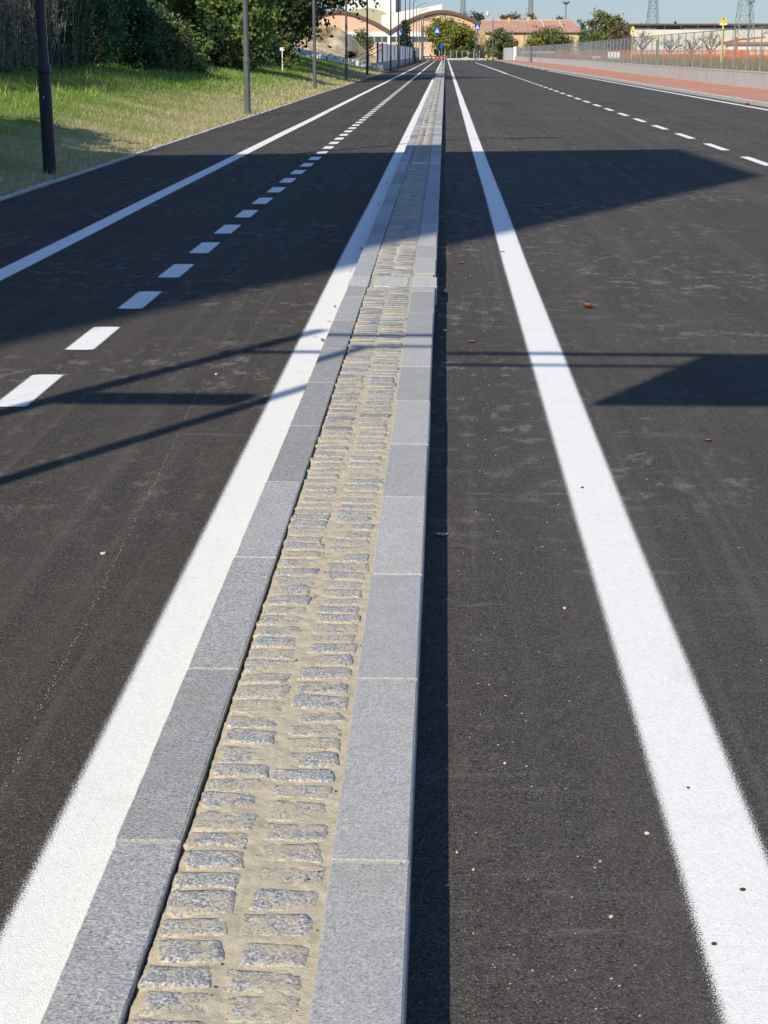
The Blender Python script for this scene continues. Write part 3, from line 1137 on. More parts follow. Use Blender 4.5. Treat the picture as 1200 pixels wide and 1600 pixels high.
# ------------------------------------------------------------------ left bank
def bankz(x, y):
    t = -x - 5.72
    if t < 0:
        return 0.0
    z = 0.03 + 0.10 * sstep(0, 1.2, t) + 0.205 * max(0, min(t - 0.9, 6.2)) + 0.05 * max(0, t - 7.1)
    z *= 1 + 0.35 * sstep(70, 115, y)
    z += 0.06 * mn.noise(Vector((x * 0.5, y * 0.3, 4))) * sstep(0.5, 2, t) + 0.03 * mn.noise(Vector((x * 1.7, y * 1.7, 7))) * sstep(0.4, 2, t)
    z *= 1 - 0.35 * sstep(120, 160, y)
    return z


bk = MB()
xs = [-5.70 - 0.3 * i for i in range(30)] + [-14.6 - 1.5 * i for i in range(1, 40)]
ys = [-40 + 2.0 * i for i in range(30)] + [20 + 0.6 * i for i in range(135)] + [101 + 2.5 * i for i in range(27)]
for yy in ys:
    for x in xs:
        bk.v.append((x, yy, bankz(x, yy)))
nx = len(xs)
for j in range(len(ys) - 1):
    for i in range(nx - 1):
        a = j * nx + i
        bk.f.append((a, a + nx, a + nx + 1, a + 1))
tag(bk.build('bank', M['bank'], None, True), kind='structure')


def blades(name, pts, h0, h1, wid, mat, lean=0.5):
    "one bent blade (two faces joined as a kinked strip is too heavy here: a single tapering triangle) per point"
    n = len(pts)
    a = rng.uniform(0, 2 * np.pi, n)
    h = rng.uniform(h0, h1, n)
    d = np.stack([np.cos(a), np.sin(a), np.zeros(n)], 1)
    side = np.stack([-np.sin(a), np.cos(a), np.zeros(n)], 1)
    tip = pts + d * (h * rng.uniform(0.1, lean * 2, n))[:, None] + np.array([0, 0, 1.0]) * h[:, None]
    wv = (wid * rng.uniform(0.6, 1.4, n))[:, None]
    v = np.stack([pts - side * wv - [0, 0, 0.02], pts + side * wv - [0, 0, 0.02], tip], 1)
    return npmesh(name, v, 3, mat)


def bankpts(n, y0, y1, x0, x1, pw=1.0):
    out = []
    while len(out) < n:
        y = y0 + (y1 - y0) * random.random() ** pw
        x = random.uniform(x0, x1)
        if mn.noise(Vector((x * 0.9, y * 0.9, 3))) + random.uniform(-0.55, 0.9) < -0.2:
            continue
        out.append((x, y, bankz(x, y)))
    return np.array(out)


gp = bankpts(90000, 19, 60, -14.5, -5.76, 1.3)
tag(blades('grass', gp, 0.03, 0.11, 0.006, M['grass'], 0.9), kind='stuff')
gp2 = bankpts(45000, 55, 150, -16, -5.8, 1.2)
tag(blades('grass', gp2, 0.04, 0.15, 0.016, M['grass'], 0.8), kind='stuff')
gp3 = bankpts(5000, 19, 75, -14.5, -9.2)
tag(blades('grass', gp3, 0.12, 0.30, 0.012, M['grass'], 0.5), kind='stuff')
fx = []
for i in range(1500):
    y = random.uniform(18, 125)
    fx.append((-5.62 + 0.10 * random.random() ** 2 - 0.12, y, 0.02))
tag(blades('grass', np.array(fx), 0.03, 0.10, 0.01, M['grass'], 1.2), kind='stuff')


# ------------------------------------------------------------------ trees
def leafquads(centers, size, up_bias=0.2, asp=0.6):
    n = len(centers)
    nrm = rng.normal(size=(n, 3))
    nrm[:, 2] += up_bias
    nrm /= np.linalg.norm(nrm, axis=1)[:, None]
    t = rng.normal(size=(n, 3))
    u = np.cross(nrm, t)
    u /= np.linalg.norm(u, axis=1)[:, None]
    v = np.cross(nrm, u)
    s = (size * rng.uniform(0.55, 1.3, n))[:, None]
    bend = nrm * s * 0.18
    return np.stack([centers - u * s, centers - v * s * asp + bend, centers + u * s, centers + v * s * asp + bend], 1)


def crown_pts(c, rad, n, clump, nclump, shell=0.55, flat_bottom=None, shape='round'):
    "leaf positions gathered in clumps spread through an uneven ellipsoid"
    c = np.array(c)
    rad = np.array(rad)
    cl = []
    while len(cl) < nclump:
        d = rng.normal(size=3)
        d /= np.linalg.norm(d)
        r = shell + (1 - shell) * rng.random() ** 0.7
        if rng.random() < 0.25:
            r *= rng.random()
        if shape == 'cone':
            h = rng.random() ** 1.6
            ang = rng.uniform(0, 2 * np.pi)
            rr = (1 - h) * rng.uniform(0.55, 1.0)
            p = np.array([np.cos(ang) * rr, np.sin(ang) * rr, 2 * h - 1])
        else:
            k = 1 + 0.28 * mn.noise(Vector((d[0] * 1.7 + c[0], d[1] * 1.7 + c[1], d[2] * 1.7)))
            p = d * r * k
        cl.append(c + p * rad)
    cl = np.array(cl)
    idx = rng.integers(0, nclump, n)
    sz = rng.uniform(0.6, 1.4, nclump)
    off = rng.normal(size=(n, 3)) * (clump * sz[idx])[:, None]
    off[:, 2] *= 0.75
    return cl[idx] + off, cl


def tree(name, base, crown, rad, n, leaf, mat, label, cat='tree', group=None, clump=None, nclump=None, trunk=0.16, bark=None, limbs=9, shape='round', shell=0.55):
    root = empty(name, base)
    tag(root, label, cat, group)
    clump = clump or min(rad) * 0.16
    nclump = nclump or 60
    b = Vector(base)
    pts, cl = crown_pts(crown, rad, n, clump, nclump, shell, None, shape)
    lowest = bankz(base[0], base[1]) - 0.2 if base[0] < -5.7 and base[1] < 160 else -0.2
    pts = pts[pts[:, 2] > lowest + 0.15]
    q = leafquads(pts - np.array(base), leaf)
    o = npmesh('crown', q, 4, mat, root)
    t = MB()
    cc = Vector(crown) - b
    top = cc + Vector((0, 0, rad[2] * 0.55))
    mid = Vector((cc.x * 0.4 + random.uniform(-0.1, 0.1) * rad[0], cc.y * 0.4, max(0.3, cc.z * 0.5)))
    t.tube([(0, 0, -0.3), (0, 0, 0.0), mid, cc, top], [trunk * 1.35, trunk * 1.1, trunk * 0.85, trunk * 0.55, trunk * 0.12], 8)
    for i in range(limbs):
        e = Vector(cl[i % len(cl)]) - b
        s = mid.lerp(cc, random.uniform(0.1, 1.0))
        m_ = s.lerp(e, 0.5) + Vector((0, 0, 0.06 * rad[2]))
        t.tube([s, m_, e], [trunk * 0.42, trunk * 0.27, trunk * 0.08], 5)
    t.build('trunk', bark or M['bark'], root, True)
    return root


def px_tree(name, px, D, wpx, ytop, ybase, mat, label, n=3000, leaf=None, zb=0.0, crown_low=0.15, cat='tree', group=None, **kw):
    "tree standing at the distance D whose outline is wpx wide and rises to row ytop"
    p = at(px, ytop, D)
    X, zt = p.x, p.z
    wd = wpx / F * D / 2
    lo = zb + (zt - zb) * crown_low
    c = (X, D, (zt + lo) / 2)
    return tree(name, (X, D, zb), c, (wd, wd * kw.pop('deep', 1.0), (zt - lo) / 2), n, leaf or wd * 0.07, mat, label, cat, group, **kw)


# the row along the top of the bank
def hedge(name, pts, n, leaf, mat, label, thick, h, low=0.0, cat='hedge'):
    root = empty(name, (pts[0][0], pts[0][1], bankz(*pts[0])))
    tag(root, label, cat)
    P = []
    while len(P) < n:
        t = random.random() * (len(pts) - 1)
        i = int(t)
        x = lerp(pts[i][0], pts[i + 1][0], t - i)
        y = lerp(pts[i][1], pts[i + 1][1], t - i)
        zz = random.random() ** 0.8
        bul = 0.6 + 0.5 * mn.noise(Vector((y * 0.55, zz * 2.2, pts[0][1]))) + 0.25 * mn.noise(Vector((y * 1.9, zz * 6, 2)))
        hh = h * (1 + 0.22 * mn.noise(Vector((y * 0.4, 5, 0))))
        dx = thick * (bul * random.uniform(0.55, 1.0)) * (1.0 - 0.5 * zz ** 3)
        P.append((x + dx, y + random.gauss(0, 0.15), bankz(x, y) + low + zz * hh))
    P = np.array(P)
    q = leafquads(P - np.array(root.location), leaf)
    npmesh('foliage', q, 4, mat, root)
    t = MB()
    for i in range(26):
        u = random.random() * (len(pts) - 1)
        k = int(u)
        x = lerp(pts[k][0], pts[k + 1][0], u - k)
        y = lerp(pts[k][1], pts[k + 1][1], u - k)
        a = Vector((x + thick * 0.3, y, bankz(x, y) - 0.1)) - root.location
        t.tube([a, a + Vector((random.uniform(-.2, .3), random.uniform(-.5, .5), h * 0.45)), a + Vector((random.uniform(-.4, .4), random.uniform(-1, 1), h * 0.9))], [0.05, 0.035, 0.012], 5)
    t.build('stem', M['bark'], root)
    return root


# dense dead vines over an old board fence, far left
vt = empty('vine_thicket', (-12.8, 46, bankz(-12.8, 46)))
tag(vt, 'tangle of dry brown vines hanging over an old board fence behind the nearest lamp post', 'vines')
tm = MB()
for i in range(760):
    y = random.uniform(40, 56)
    x = -12.7 + random.uniform(-0.9, 0.7) - 0.02 * (y - 46)
    z0 = bankz(x, y)
    h = random.uniform(1.5, 5.2)
    a = Vector((x, y, z0 + (random.uniform(0, 2.5) if i % 3 else 0))) - vt.location
    k1 = a + Vector((random.gauss(0, 0.12), random.gauss(0, 0.3), h * 0.35))
    k2 = k1 + Vector((random.gauss(0, 0.18), random.gauss(0, 0.4), h * 0.35))
    k3 = k2 + Vector((random.gauss(0.1, 0.2), random.gauss(0, 0.5), h * random.uniform(-0.25, 0.3)))
    r = random.uniform(0.008, 0.022)
    tm.tube([a, k1, k2, k3], [r, r * 0.8, r * 0.6, r * 0.3], 3, False)
tm.build('vine', M['twig'], vt)
P = []
for i in range(5200):
    y = random.uniform(39, 56)
    x = -12.3 + random.uniform(-0.7, 0.5)
    zz = random.random() ** 1.5 if random.random() < 0.6 else random.random()
    if mn.noise(Vector((y * 0.8, zz * 3, 5))) < -0.05:
        continue
    P.append((x, y, bankz(x, y) + zz * 4.6))
npmesh('ivy_leaves', leafquads(np.array(P) - np.array(vt.location), 0.075), 4, M['lf_ivy'], vt)
bf = empty('board_fence', (-13.2, 46, bankz(-13.2, 46)))
tag(bf, 'old weathered vertical board fence almost hidden under dry vines', 'fence')
bm_ = MB()
for i in range(64):
    y = -6 + i * 0.24
    h = 2.35 + random.uniform(-0.12, 0.12)
    bm_.box(random.uniform(-0.01, 0.01), 0.03, y, y + 0.21, -0.3, h)
bm_.build('board', M['weathered_wood'], bf)
MB().box(0.031, 0.08, -6, 9.3, 0.5, 0.62).box(0.031, 0.08, -6, 9.3, 1.7, 1.82).build('rail', M['weathered_wood'], bf)

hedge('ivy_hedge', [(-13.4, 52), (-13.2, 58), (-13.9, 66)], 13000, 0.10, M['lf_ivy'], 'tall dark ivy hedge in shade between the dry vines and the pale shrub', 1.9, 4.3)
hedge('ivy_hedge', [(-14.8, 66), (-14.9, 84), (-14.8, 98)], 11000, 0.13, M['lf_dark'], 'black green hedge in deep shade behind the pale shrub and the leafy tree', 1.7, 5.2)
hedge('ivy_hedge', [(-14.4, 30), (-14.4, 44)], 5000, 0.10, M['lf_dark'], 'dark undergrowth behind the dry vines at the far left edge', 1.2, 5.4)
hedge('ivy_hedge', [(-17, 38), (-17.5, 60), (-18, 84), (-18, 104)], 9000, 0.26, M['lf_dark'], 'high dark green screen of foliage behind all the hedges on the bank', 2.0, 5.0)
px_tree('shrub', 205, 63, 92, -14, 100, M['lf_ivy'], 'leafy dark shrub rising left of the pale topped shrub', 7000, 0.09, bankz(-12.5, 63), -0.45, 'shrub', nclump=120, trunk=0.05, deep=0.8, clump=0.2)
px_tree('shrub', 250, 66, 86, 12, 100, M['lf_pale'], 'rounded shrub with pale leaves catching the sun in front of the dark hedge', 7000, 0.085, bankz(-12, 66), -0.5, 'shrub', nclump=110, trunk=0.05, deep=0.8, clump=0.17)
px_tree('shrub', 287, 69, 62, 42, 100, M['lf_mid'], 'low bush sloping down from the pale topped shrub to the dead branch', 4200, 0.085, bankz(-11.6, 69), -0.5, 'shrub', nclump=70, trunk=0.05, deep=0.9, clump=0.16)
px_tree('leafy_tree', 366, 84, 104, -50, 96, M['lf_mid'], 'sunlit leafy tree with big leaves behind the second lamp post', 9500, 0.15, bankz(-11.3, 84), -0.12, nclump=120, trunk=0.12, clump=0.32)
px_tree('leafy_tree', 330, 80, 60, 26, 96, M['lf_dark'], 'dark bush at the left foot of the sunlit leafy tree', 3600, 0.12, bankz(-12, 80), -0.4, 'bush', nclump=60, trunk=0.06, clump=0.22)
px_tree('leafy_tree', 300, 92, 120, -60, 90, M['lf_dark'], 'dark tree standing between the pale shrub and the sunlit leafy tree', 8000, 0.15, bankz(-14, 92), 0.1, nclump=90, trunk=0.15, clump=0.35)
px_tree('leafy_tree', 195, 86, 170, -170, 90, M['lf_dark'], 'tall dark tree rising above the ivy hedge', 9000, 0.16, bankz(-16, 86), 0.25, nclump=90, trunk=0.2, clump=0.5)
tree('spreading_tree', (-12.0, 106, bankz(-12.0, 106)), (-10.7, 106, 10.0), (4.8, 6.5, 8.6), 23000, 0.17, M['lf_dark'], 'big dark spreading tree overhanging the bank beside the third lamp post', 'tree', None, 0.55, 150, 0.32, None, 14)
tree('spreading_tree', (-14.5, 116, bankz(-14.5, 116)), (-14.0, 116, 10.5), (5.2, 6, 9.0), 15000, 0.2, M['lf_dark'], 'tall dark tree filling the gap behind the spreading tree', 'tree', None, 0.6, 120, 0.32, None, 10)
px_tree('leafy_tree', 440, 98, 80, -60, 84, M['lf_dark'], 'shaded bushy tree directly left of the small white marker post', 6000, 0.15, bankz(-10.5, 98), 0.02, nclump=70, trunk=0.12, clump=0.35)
# unseen trees added to shade the bank, the low wall and the path
for (x, y, h, r, k) in ((-23, 30, 15, 4.4, 0), (-24, 43, 15, 4.4, 1), (-36, 58, 14, 4.0, 2), (-16.5, 138, 25, 5.0, 3), (-14.2, 20.6, 10.4, 1.7, 4), (-20, 149, 22, 5.0, 5), (-26, 152, 20, 5.0, 6), (-19.5, 130, 18, 4.5, 7)):
    tree('added_shade_tree', (x, y, bankz(x, y)), (x, y, h * 0.62), (r, r, h * 0.40), 5200, 0.24, M['lf_mid'],
         ['unseen tree added beyond the left edge to shade the board fence', 'unseen tree added beyond the left edge to shade the ivy hedge', 'unseen shade tree added farther beyond the left edge', 'hidden tree added behind the spreading tree to shade the cycle path', 'unseen slim tree added beyond the left edge to shade the grass by the nearest lamp post', 'hidden tree added behind the bank trees to shade the low grey wall', 'hidden tree added behind the bank trees to shade the mound', 'hidden tree added behind the spreading tree to shade the end of the grass'][k],
         'tree', 'unseen trees added for shade', 0.6, 70, 0.22)

# weeds, stick and marker post on the bank
mp = empty('marker_post', at(441, 84, 92))
mp.location.z = bankz(mp.location.x, 92)
tag(mp, 'thin white marker post with a small plate on the shaded bank', 'marker post')
MB().box(-0.03, 0.03, -0.02, 0.02, -0.2, 1.15, 0.006).build('post', M['white_sign'], mp)
MB().box(-0.13, 0.12, -0.03, -0.021, 1.12, 1.3, 0.004).build('plate', M['white_sign'], mp)
for (px, D, w_, yt, lab) in ((449, 91, 16, 66, 'small yellowish weed bush beside the white marker post'), (303, 70, 16, 86, 'dry grass clump at the foot of the pale shrub')):
    p = at(px, yt, D)
    px_tree('weed', px, D, w_, yt, 90, M['lf_yellow'], lab, 500, 0.05, bankz(p.x, D), 0.0, 'weed', nclump=14, trunk=0.012, limbs=5)
st = MB()
a, b = at(290, 103, 66), at(301, 84, 67)
st.tube([a, a.lerp(b, 0.5) + Vector((0.02, 0, 0.05)), b], [0.022, 0.018, 0.008], 5)
st.tube([a.lerp(b, 0.6), a.lerp(b, 0.6) + Vector((0.2, 0, 0.1))], [0.012, 0.005], 4)
tag(st.build('dead_branch', M['bare_twig']), 'bare pale branch sticking up from the bank beside the shrub', 'branch')


# ------------------------------------------------------------------ lamp posts
def lamp_post(x, y, z, mat, label, full):
    r = empty('street_lamp', (x, y, z))
    tag(r, label, 'street lamp', 'lamp posts along the cycle path')
    H = 9.5
    MB().tube([(0, 0, -0.3), (0, 0, 1.45), (0, 0, 1.5), (0, 0, H)], [0.098, 0.096, 0.082, 0.052], 12).build('pole', mat, r)
    MB().tube([(0, 0, 1.38), (0, 0, 1.40), (0, 0, 1.50), (0, 0, 1.52)], [0.097, 0.106, 0.106, 0.09], 12).build('joint_collar', mat, r)
    d = MB().box(-0.045, 0.045, -0.103, -0.090, 0.85, 1.25, 0.005).build('access_door', mat, r)
    MB().box(-0.012, 0.012, -0.109, -0.1031, 1.02, 1.06, 0.003).build('lock', M['galvanised'], d)
    MB().tube([(0, 0, H - 0.3), (0.02, 0, H), (0.14, 0, H + 0.25), (0.9, 0, H + 0.52)], [0.05, 0.05, 0.045, 0.038], 8).build('arm', mat, r)
    hd = MB()
    hd.add([(0.85, -0.08, H + 0.47), (1.0, -0.16, H + 0.53), (1.75, -0.17, H + 0.72), (1.85, -0.1, H + 0.745), (1.85, 0.1, H + 0.745), (1.75, 0.17, H + 0.72), (1.0, 0.16, H + 0.53), (0.85, 0.08, H + 0.47),
            (0.85, -0.05, H + 0.56), (1.0, -0.1, H + 0.64), (1.75, -0.1, H + 0.81), (1.85, -0.06, H + 0.80), (1.85, 0.06, H + 0.80), (1.75, 0.1, H + 0.81), (1.0, 0.1, H + 0.64), (0.85, 0.05, H + 0.56)],
           [(7, 6, 5, 4, 3, 2, 1, 0), (8, 9, 10, 11, 12, 13, 14, 15)] + [(i, (i + 1) % 8, 8 + (i + 1) % 8, 8 + i) for i in range(8)])
    h = hd.build('lamp_head', mat, r)
    MB().add([(1.05, -0.12, H + 0.535), (1.65, -0.13, H + 0.688), (1.65, 0.13, H + 0.688), (1.05, 0.12, H + 0.535)], [(3, 2, 1, 0)]).build('lens', M['lens'], h)
    return r


lps = [(gnd(77.5, 262, 0.13), 'dark_or_shaded_steel', 'nearest tall dark lamp post, standing in shade on the grass at far left'),
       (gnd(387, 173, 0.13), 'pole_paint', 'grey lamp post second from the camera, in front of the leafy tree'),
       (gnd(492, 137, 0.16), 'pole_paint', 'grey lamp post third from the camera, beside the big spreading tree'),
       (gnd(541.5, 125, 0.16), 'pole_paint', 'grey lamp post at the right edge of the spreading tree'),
       (gnd(574, 117, 0.12), 'dark_or_shaded_steel', 'lamp post coloured dark for shade in front of the salmon factory wall'),
       (gnd(610.5, 111, 0), 'dark_or_shaded_steel', 'lamp post coloured dark for shade at the valley between the two factory arches'),
       (gnd(622.5, 107, 0), 'dark_or_shaded_steel', 'dark lamp post carrying a blue sign, first along the white panel fence'),
       (gnd(633, 104, 0), 'dark_or_shaded_steel', 'dark lamp post before the conifer, second along the white panel fence'),
       (gnd(639.8, 102, 0), 'dark_or_shaded_steel', 'dark lamp post third along the white panel fence'),
       (gnd(645.5, 100.3, 0), 'dark_or_shaded_steel', 'dark lamp post fourth along the white panel fence'),
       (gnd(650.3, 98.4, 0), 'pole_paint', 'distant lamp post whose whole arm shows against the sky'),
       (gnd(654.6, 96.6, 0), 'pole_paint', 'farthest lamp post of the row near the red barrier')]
proto = None
for i, (p, mt, lab) in enumerate(lps):
    if i == 6:                              # the row keeps to one line along the panel fence
        pass
    if proto is None:
        o = proto = lamp_post(p.x, p.y, p.z, M[mt], lab, True)
        continue
    o = copy_tree(proto)
    o.location = p
    o['label'] = lab
    if mt == 'pole_paint':  # lit posts take the grey; the others keep the shade-darkened copy
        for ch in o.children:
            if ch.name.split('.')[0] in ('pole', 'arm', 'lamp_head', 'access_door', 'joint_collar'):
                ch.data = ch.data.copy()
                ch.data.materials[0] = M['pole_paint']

# the post that stands beside the camera, behind its left edge, belongs to the same row
o = copy_tree(proto)
o.location = (-6.1, -28, 0.13)
o['label'] = 'lamp post behind the viewpoint, outside the picture'


# ------------------------------------------------------------------ unseen casters shaped to throw the big shadows (outside the picture, behind on the left)
def back(px, py, h):
    q = gnd(px, py)
    return Vector((q.x - SHX * h, q.y - SHY * h, h))


HB = 24.0
c1, c2, c3 = back(1192, 275, HB), back(1062, 233, HB), back(200, 243, HB)
n1 = back(0, 542, HB)
dirn = (Vector((n1.x, n1.y)) - Vector((c1.x, c1.y))).normalized()
c0 = Vector((c1.x, c1.y)) + dirn * 34
c4 = Vector((c3.x - 14, c3.y - 0.5))
foot = [(c0.x, c0.y), (c1.x, c1.y), (c2.x, c2.y), (c3.x, c3.y), (c4.x, c4.y), (c4.x - 2, c0.y)]
tb = empty('shadow_tower', (c1.x, c1.y, 0))
tag(tb, 'unseen tall block behind the viewpoint, shaped to throw the broad shadow over the asphalt', 'building')
fo = [(x - c1.x, y - c1.y) for x, y in foot]
MB().prism(fo, -0.2, HB - 0.3).build('wall', M['cream'], tb)
MB().prism(fo, HB - 0.299, HB).build('roof', M['concrete'], tb)
wn = MB()
for (a, b) in zip(fo, fo[1:]):
    A, B = Vector((*a, 0)), Vector((*b, 0))
    L = (B - A).length
    u = (B - A) / L
    nrm = Vector((u.y, -u.x, 0))
    if L < 4:
        continue
    k = int(L / 3.0)
    for i in range(k):
        for fl in range(7):
            cpt = A + u * ((i + 0.5) * L / k) + Vector((0, 0, 2.2 + fl * 3.1))
            wn.obox(cpt, u, nrm, (0, 0, 1), 0.65, 0.05, 0.75)
wn.build('window', M['glass'], tb)

ga_top = back(500, 517, 6.4)
gb = back(435, 619, 5.0)
gt = empty('sign_gantry', (ga_top.x, ga_top.y, 0))
tag(gt, 'road sign gantry arching over the lanes just behind the viewpoint, outside the picture', 'sign gantry')
ox, oy = ga_top.x, ga_top.y
xe = 1.3
for (px_, py_, h, rr, yarm) in ((ga_top.x, ga_top.y, 6.4, 0.072, 553), (gb.x, gb.y, (gnd(760, 571).y - gb.y) / SHY, 0.055, 571)):
    X0, Y0 = px_ - ox, py_ - oy
    MB().tube([(X0, Y0, -0.3), (X0, Y0, h * 0.5), (X0, Y0, h)], [rr * 1.1, rr, rr * 0.9], 10).build('mast', M['galvanised'], gt)
    ha = (gnd(760, yarm).y - py_) / SHY
    MB().tube([(X0 - 0.1, Y0 + 0.01, ha), (X0 + 3.2, Y0 + 0.01, ha), (xe - ox, Y0 + 0.01, ha)], rr * 0.55, 8).build('arm', M['galvanised'], gt)
bl, br = back(110, 622, 4.6), back(385, 621, 4.6)
MB().box(bl.x - ox, br.x - ox, bl.y - oy - 0.06, bl.y - oy + 0.06, 4.52, 4.69, 0.01).build('cross_bar', M['galvanised'], gt)
s0 = back(922, 631, 4.9)
s1 = back(1200, 545, 6.2)
MB().box(s0.x - ox, s0.x - ox + 2.6, s0.y - oy - 0.04, s0.y - oy, s0.z, s0.z + 1.32, 0.01).build('sign_panel', M['galvanised'], gt)

# ------------------------------------------------------------------ left, beyond the bank
tw_ = empty('retaining_wall', (-7.0, 163, 0))
tag(tw_, 'low grey concrete wall in shade at the end of the grass bank', 'wall')
wm = MB()
sg = 14
for i in range(sg):
    xa, xb = -0.85 * i, -0.85 * (i + 1)
    za, zb_ = 0.75 + 0.155 * i, 0.75 + 0.155 * (i + 1)
    wm.add([(xa, 0, -0.3), (xb, 0.3 * i, -0.3), (xb, 0.3 * i, zb_), (xa, 0.3 * max(i - 1, 0), za), (xa, 0.3 + 0.3 * max(i - 1, 0), za), (xb, 0.3 + 0.3 * i, zb_), (xa, 0.3, -0.3), (xb, 0.3 + 0.3 * i, -0.3)],
           [(0, 3, 2, 1), (3, 4, 5, 2), (6, 7, 5, 4), (1, 2, 5, 7), (0, 6, 4, 3)])
wm.build('concrete_body', M['concrete'], tw_)
MB().box(-0.02, 0.75, -0.5, 0.32, -0.1, 0.85, 0.02).build('end_pier', M['concrete'], tw_)
# sandy mound with dry grass behind it
mdm = MB()
nxm, nym = 44, 40
for j in range(nym + 1):
    for i in range(nxm + 1):
        u, v = i / nxm, j / nym
        x, y = lerp(-34, -7.4, u), lerp(168, 216, v)
        h = 3.7 * math.sin(math.pi * min(1, v * 1.0)) * sstep(1.0, 0.80, u) + 0.5 * math.sin(math.pi * v)
        h += 0.9 * mn.noise(Vector((x * 0.3, y * 0.3, 1))) + 0.3 * mn.noise(Vector((x * 0.9, y * 0.9, 2)))
        mdm.v.append((x, y, max(-0.05, h)))
for j in range(nym):
    for i in range(nxm):
        a = j * (nxm + 1) + i
        mdm.f.append((a, a + 1, a + nxm + 2, a + nxm + 1))
M['sandy_soil'] = soil('sandy_soil', [(0.35, (0.34, 0.26, 0.16)), (0.5, (0.56, 0.44, 0.30)), (0.65, (0.70, 0.58, 0.42))], 0.55)
tag(mdm.build('mound', M['sandy_soil'], None, True), kind='structure')
P = []
while len(P) < 11000:
    u, v = random.random(), random.random() * 0.9
    x, y = lerp(-32, -9, u), lerp(170, 212, v)
    if mn.noise(Vector((x * 0.4, y * 0.4, 9))) < -0.05:
        continue
    h = 3.7 * math.sin(math.pi * v) * sstep(1.0, 0.80, u) + 0.5 * math.sin(math.pi * v) + 0.9 * mn.noise(Vector((x * 0.3, y * 0.3, 1))) + 0.3 * mn.noise(Vector((x * 0.9, y * 0.9, 2)))
    P.append((x, y, max(0, h)))
tag(blades('dry_grass', np.array(P), 0.25, 0.8, 0.05, M['grass_dry'], 0.6), kind='stuff')
px_tree('shrub', 566, 205, 30, 46, 80, M['lf_olive'], 'ragged green and reddish shrub on the dry mound before the factory', 1500, 0.14, 1.6, 0.05, 'shrub', nclump=26, trunk=0.05, clump=0.25)
px_tree('shrub', 549, 198, 26, 56, 90, M['lf_mid'], 'low green shrub on the mound behind the fourth lamp post', 1200, 0.14, 1.2, 0.05, 'shrub', nclump=22, trunk=0.05, clump=0.25)
px_tree('shrub', 527, 200, 22, 58, 80, M['lf_olive'], 'small olive shrub on the mound at the edge of the spreading tree', 800, 0.13, 1.5, 0.0, 'shrub', nclump=20, trunk=0.04, clump=0.25)
px_tree('shrub', 549, 170, 12, 78, 92, M['lf_dark'], 'little dark bush just behind the low grey wall', 500, 0.1, 0.9, 0.0, 'shrub', nclump=16, trunk=0.03, clump=0.14)
# handrail climbing the mound
hr = empty('handrail', at(598, 99, 172))
tag(hr, 'brown sloping handrail climbing left from the white panel fence', 'handrail')
a0 = Vector(hr.location)
for (yy0, yy1) in ((69, 89), (77, 96)):
    p0, p1 = at(598, yy0, 172) - a0, at(556, yy1 + 1, 176) - a0
    MB().tube([p0, p1], 0.045, 6).build('rail', M['bark'], hr)
for px, t0 in ((597, 68), (576, 80)):
    p0, p1 = at(px, t0, 172) - a0, at(px, 101, 172) - a0
    MB().tube([p1, p0], 0.05, 6).build('post', M['dark_or_shaded_steel'], hr)

# white translucent panel fence on a low wall
wf = empty('panel_fence', (-7.05, 170, 0))
tag(wf, 'pale translucent panel fence on a low grey wall along the far cycle path', 'fence')
FL = [(0.0, 0.0), (0.25, 60), (0.6, 120), (0.9, 222)]


def flx(y):
    for (a, b), (c, d) in zip(FL, FL[1:]):
        if y <= d:
            return lerp(a, c, (y - b) / (d - b))
    return FL[-1][0]


base = MB()
stepn = 12.0
for i in range(18):
    y = i * stepn
    x0, x1 = flx(y), flx(y + stepn)
    base.add([(x0, y, -0.1), (x1, y + stepn, -0.1), (x1, y + stepn, 0.85), (x0, y, 0.85), (x0 - 0.25, y, -0.1), (x1 - 0.25, y + stepn, -0.1), (x1 - 0.25, y + stepn, 0.85), (x0 - 0.25, y, 0.85)],
             [(0, 1, 2, 3), (3, 2, 6, 7), (4, 7, 6, 5), (0, 3, 7, 4), (1, 5, 6, 2)])
    pn = MB()
    xm0, xm1 = x0 - 0.1, x1 - 0.1
    nn = 60
    top = 2.75
    vs = []
    for q in range(nn + 1):
        t = q / nn
        yy = lerp(y + 0.06, y + stepn - 0.06, t)
        xx = lerp(xm0, xm1, t) + (0.05 if q % 2 else -0.05)
        vs += [(xx, yy, 0.9), (xx, yy, top), (xx - 0.015, yy, 0.9), (xx - 0.015, yy, top)]
    fs = []
    for q in range(nn):
        k = q * 4
        fs += [(k, k + 4, k + 5, k + 1)]
    pn.add(vs, fs)
    pn.build('panel', M['panel'], wf)
    MB().box(x0 - 0.16, x0 + 0.02, y - 0.05, y + 0.05, 0.851, top + 0.1, 0.01).build('post', M['dark_or_shaded_steel'], wf)
base.build('low_wall', M['concrete'], wf)

# ------------------------------------------------------------------ far end of the road
rb = empty('road_barrier', at(679, 92, 386))
rb.location.z = 0
tag(rb, 'red and white low barrier closing the cycle path at the far end', 'barrier')
bw = 34 / F * 386
for (z0, z1) in ((0.28, 0.52), (0.75, 1.02)):
    MB().box(-bw / 2, bw / 2, -0.03, 0.03, z0, z1, 0.01).build('rail', M['red_barrier'], rb)
for i in range(12):
    x = -bw / 2 + (i + 0.5) * bw / 12
    MB().box(x - 0.12, x + 0.12, -0.02, 0.02, 0.521, 0.749, 0.01).build('upright', M['white_sign' if i % 2 else 'red_barrier'], rb)
for s in (-1, 1):
    MB().box(s * bw / 2 - 0.15, s * bw / 2 + 0.15, -0.15, 0.15, -0.05, 1.15, 0.03).build('end_post', M['red_barrier'], rb)
ew = empty('end_wall', (0, END + 12.5, 0))
tag(ew, 'low pale wall across the end of the road under a row of bollards', 'wall')
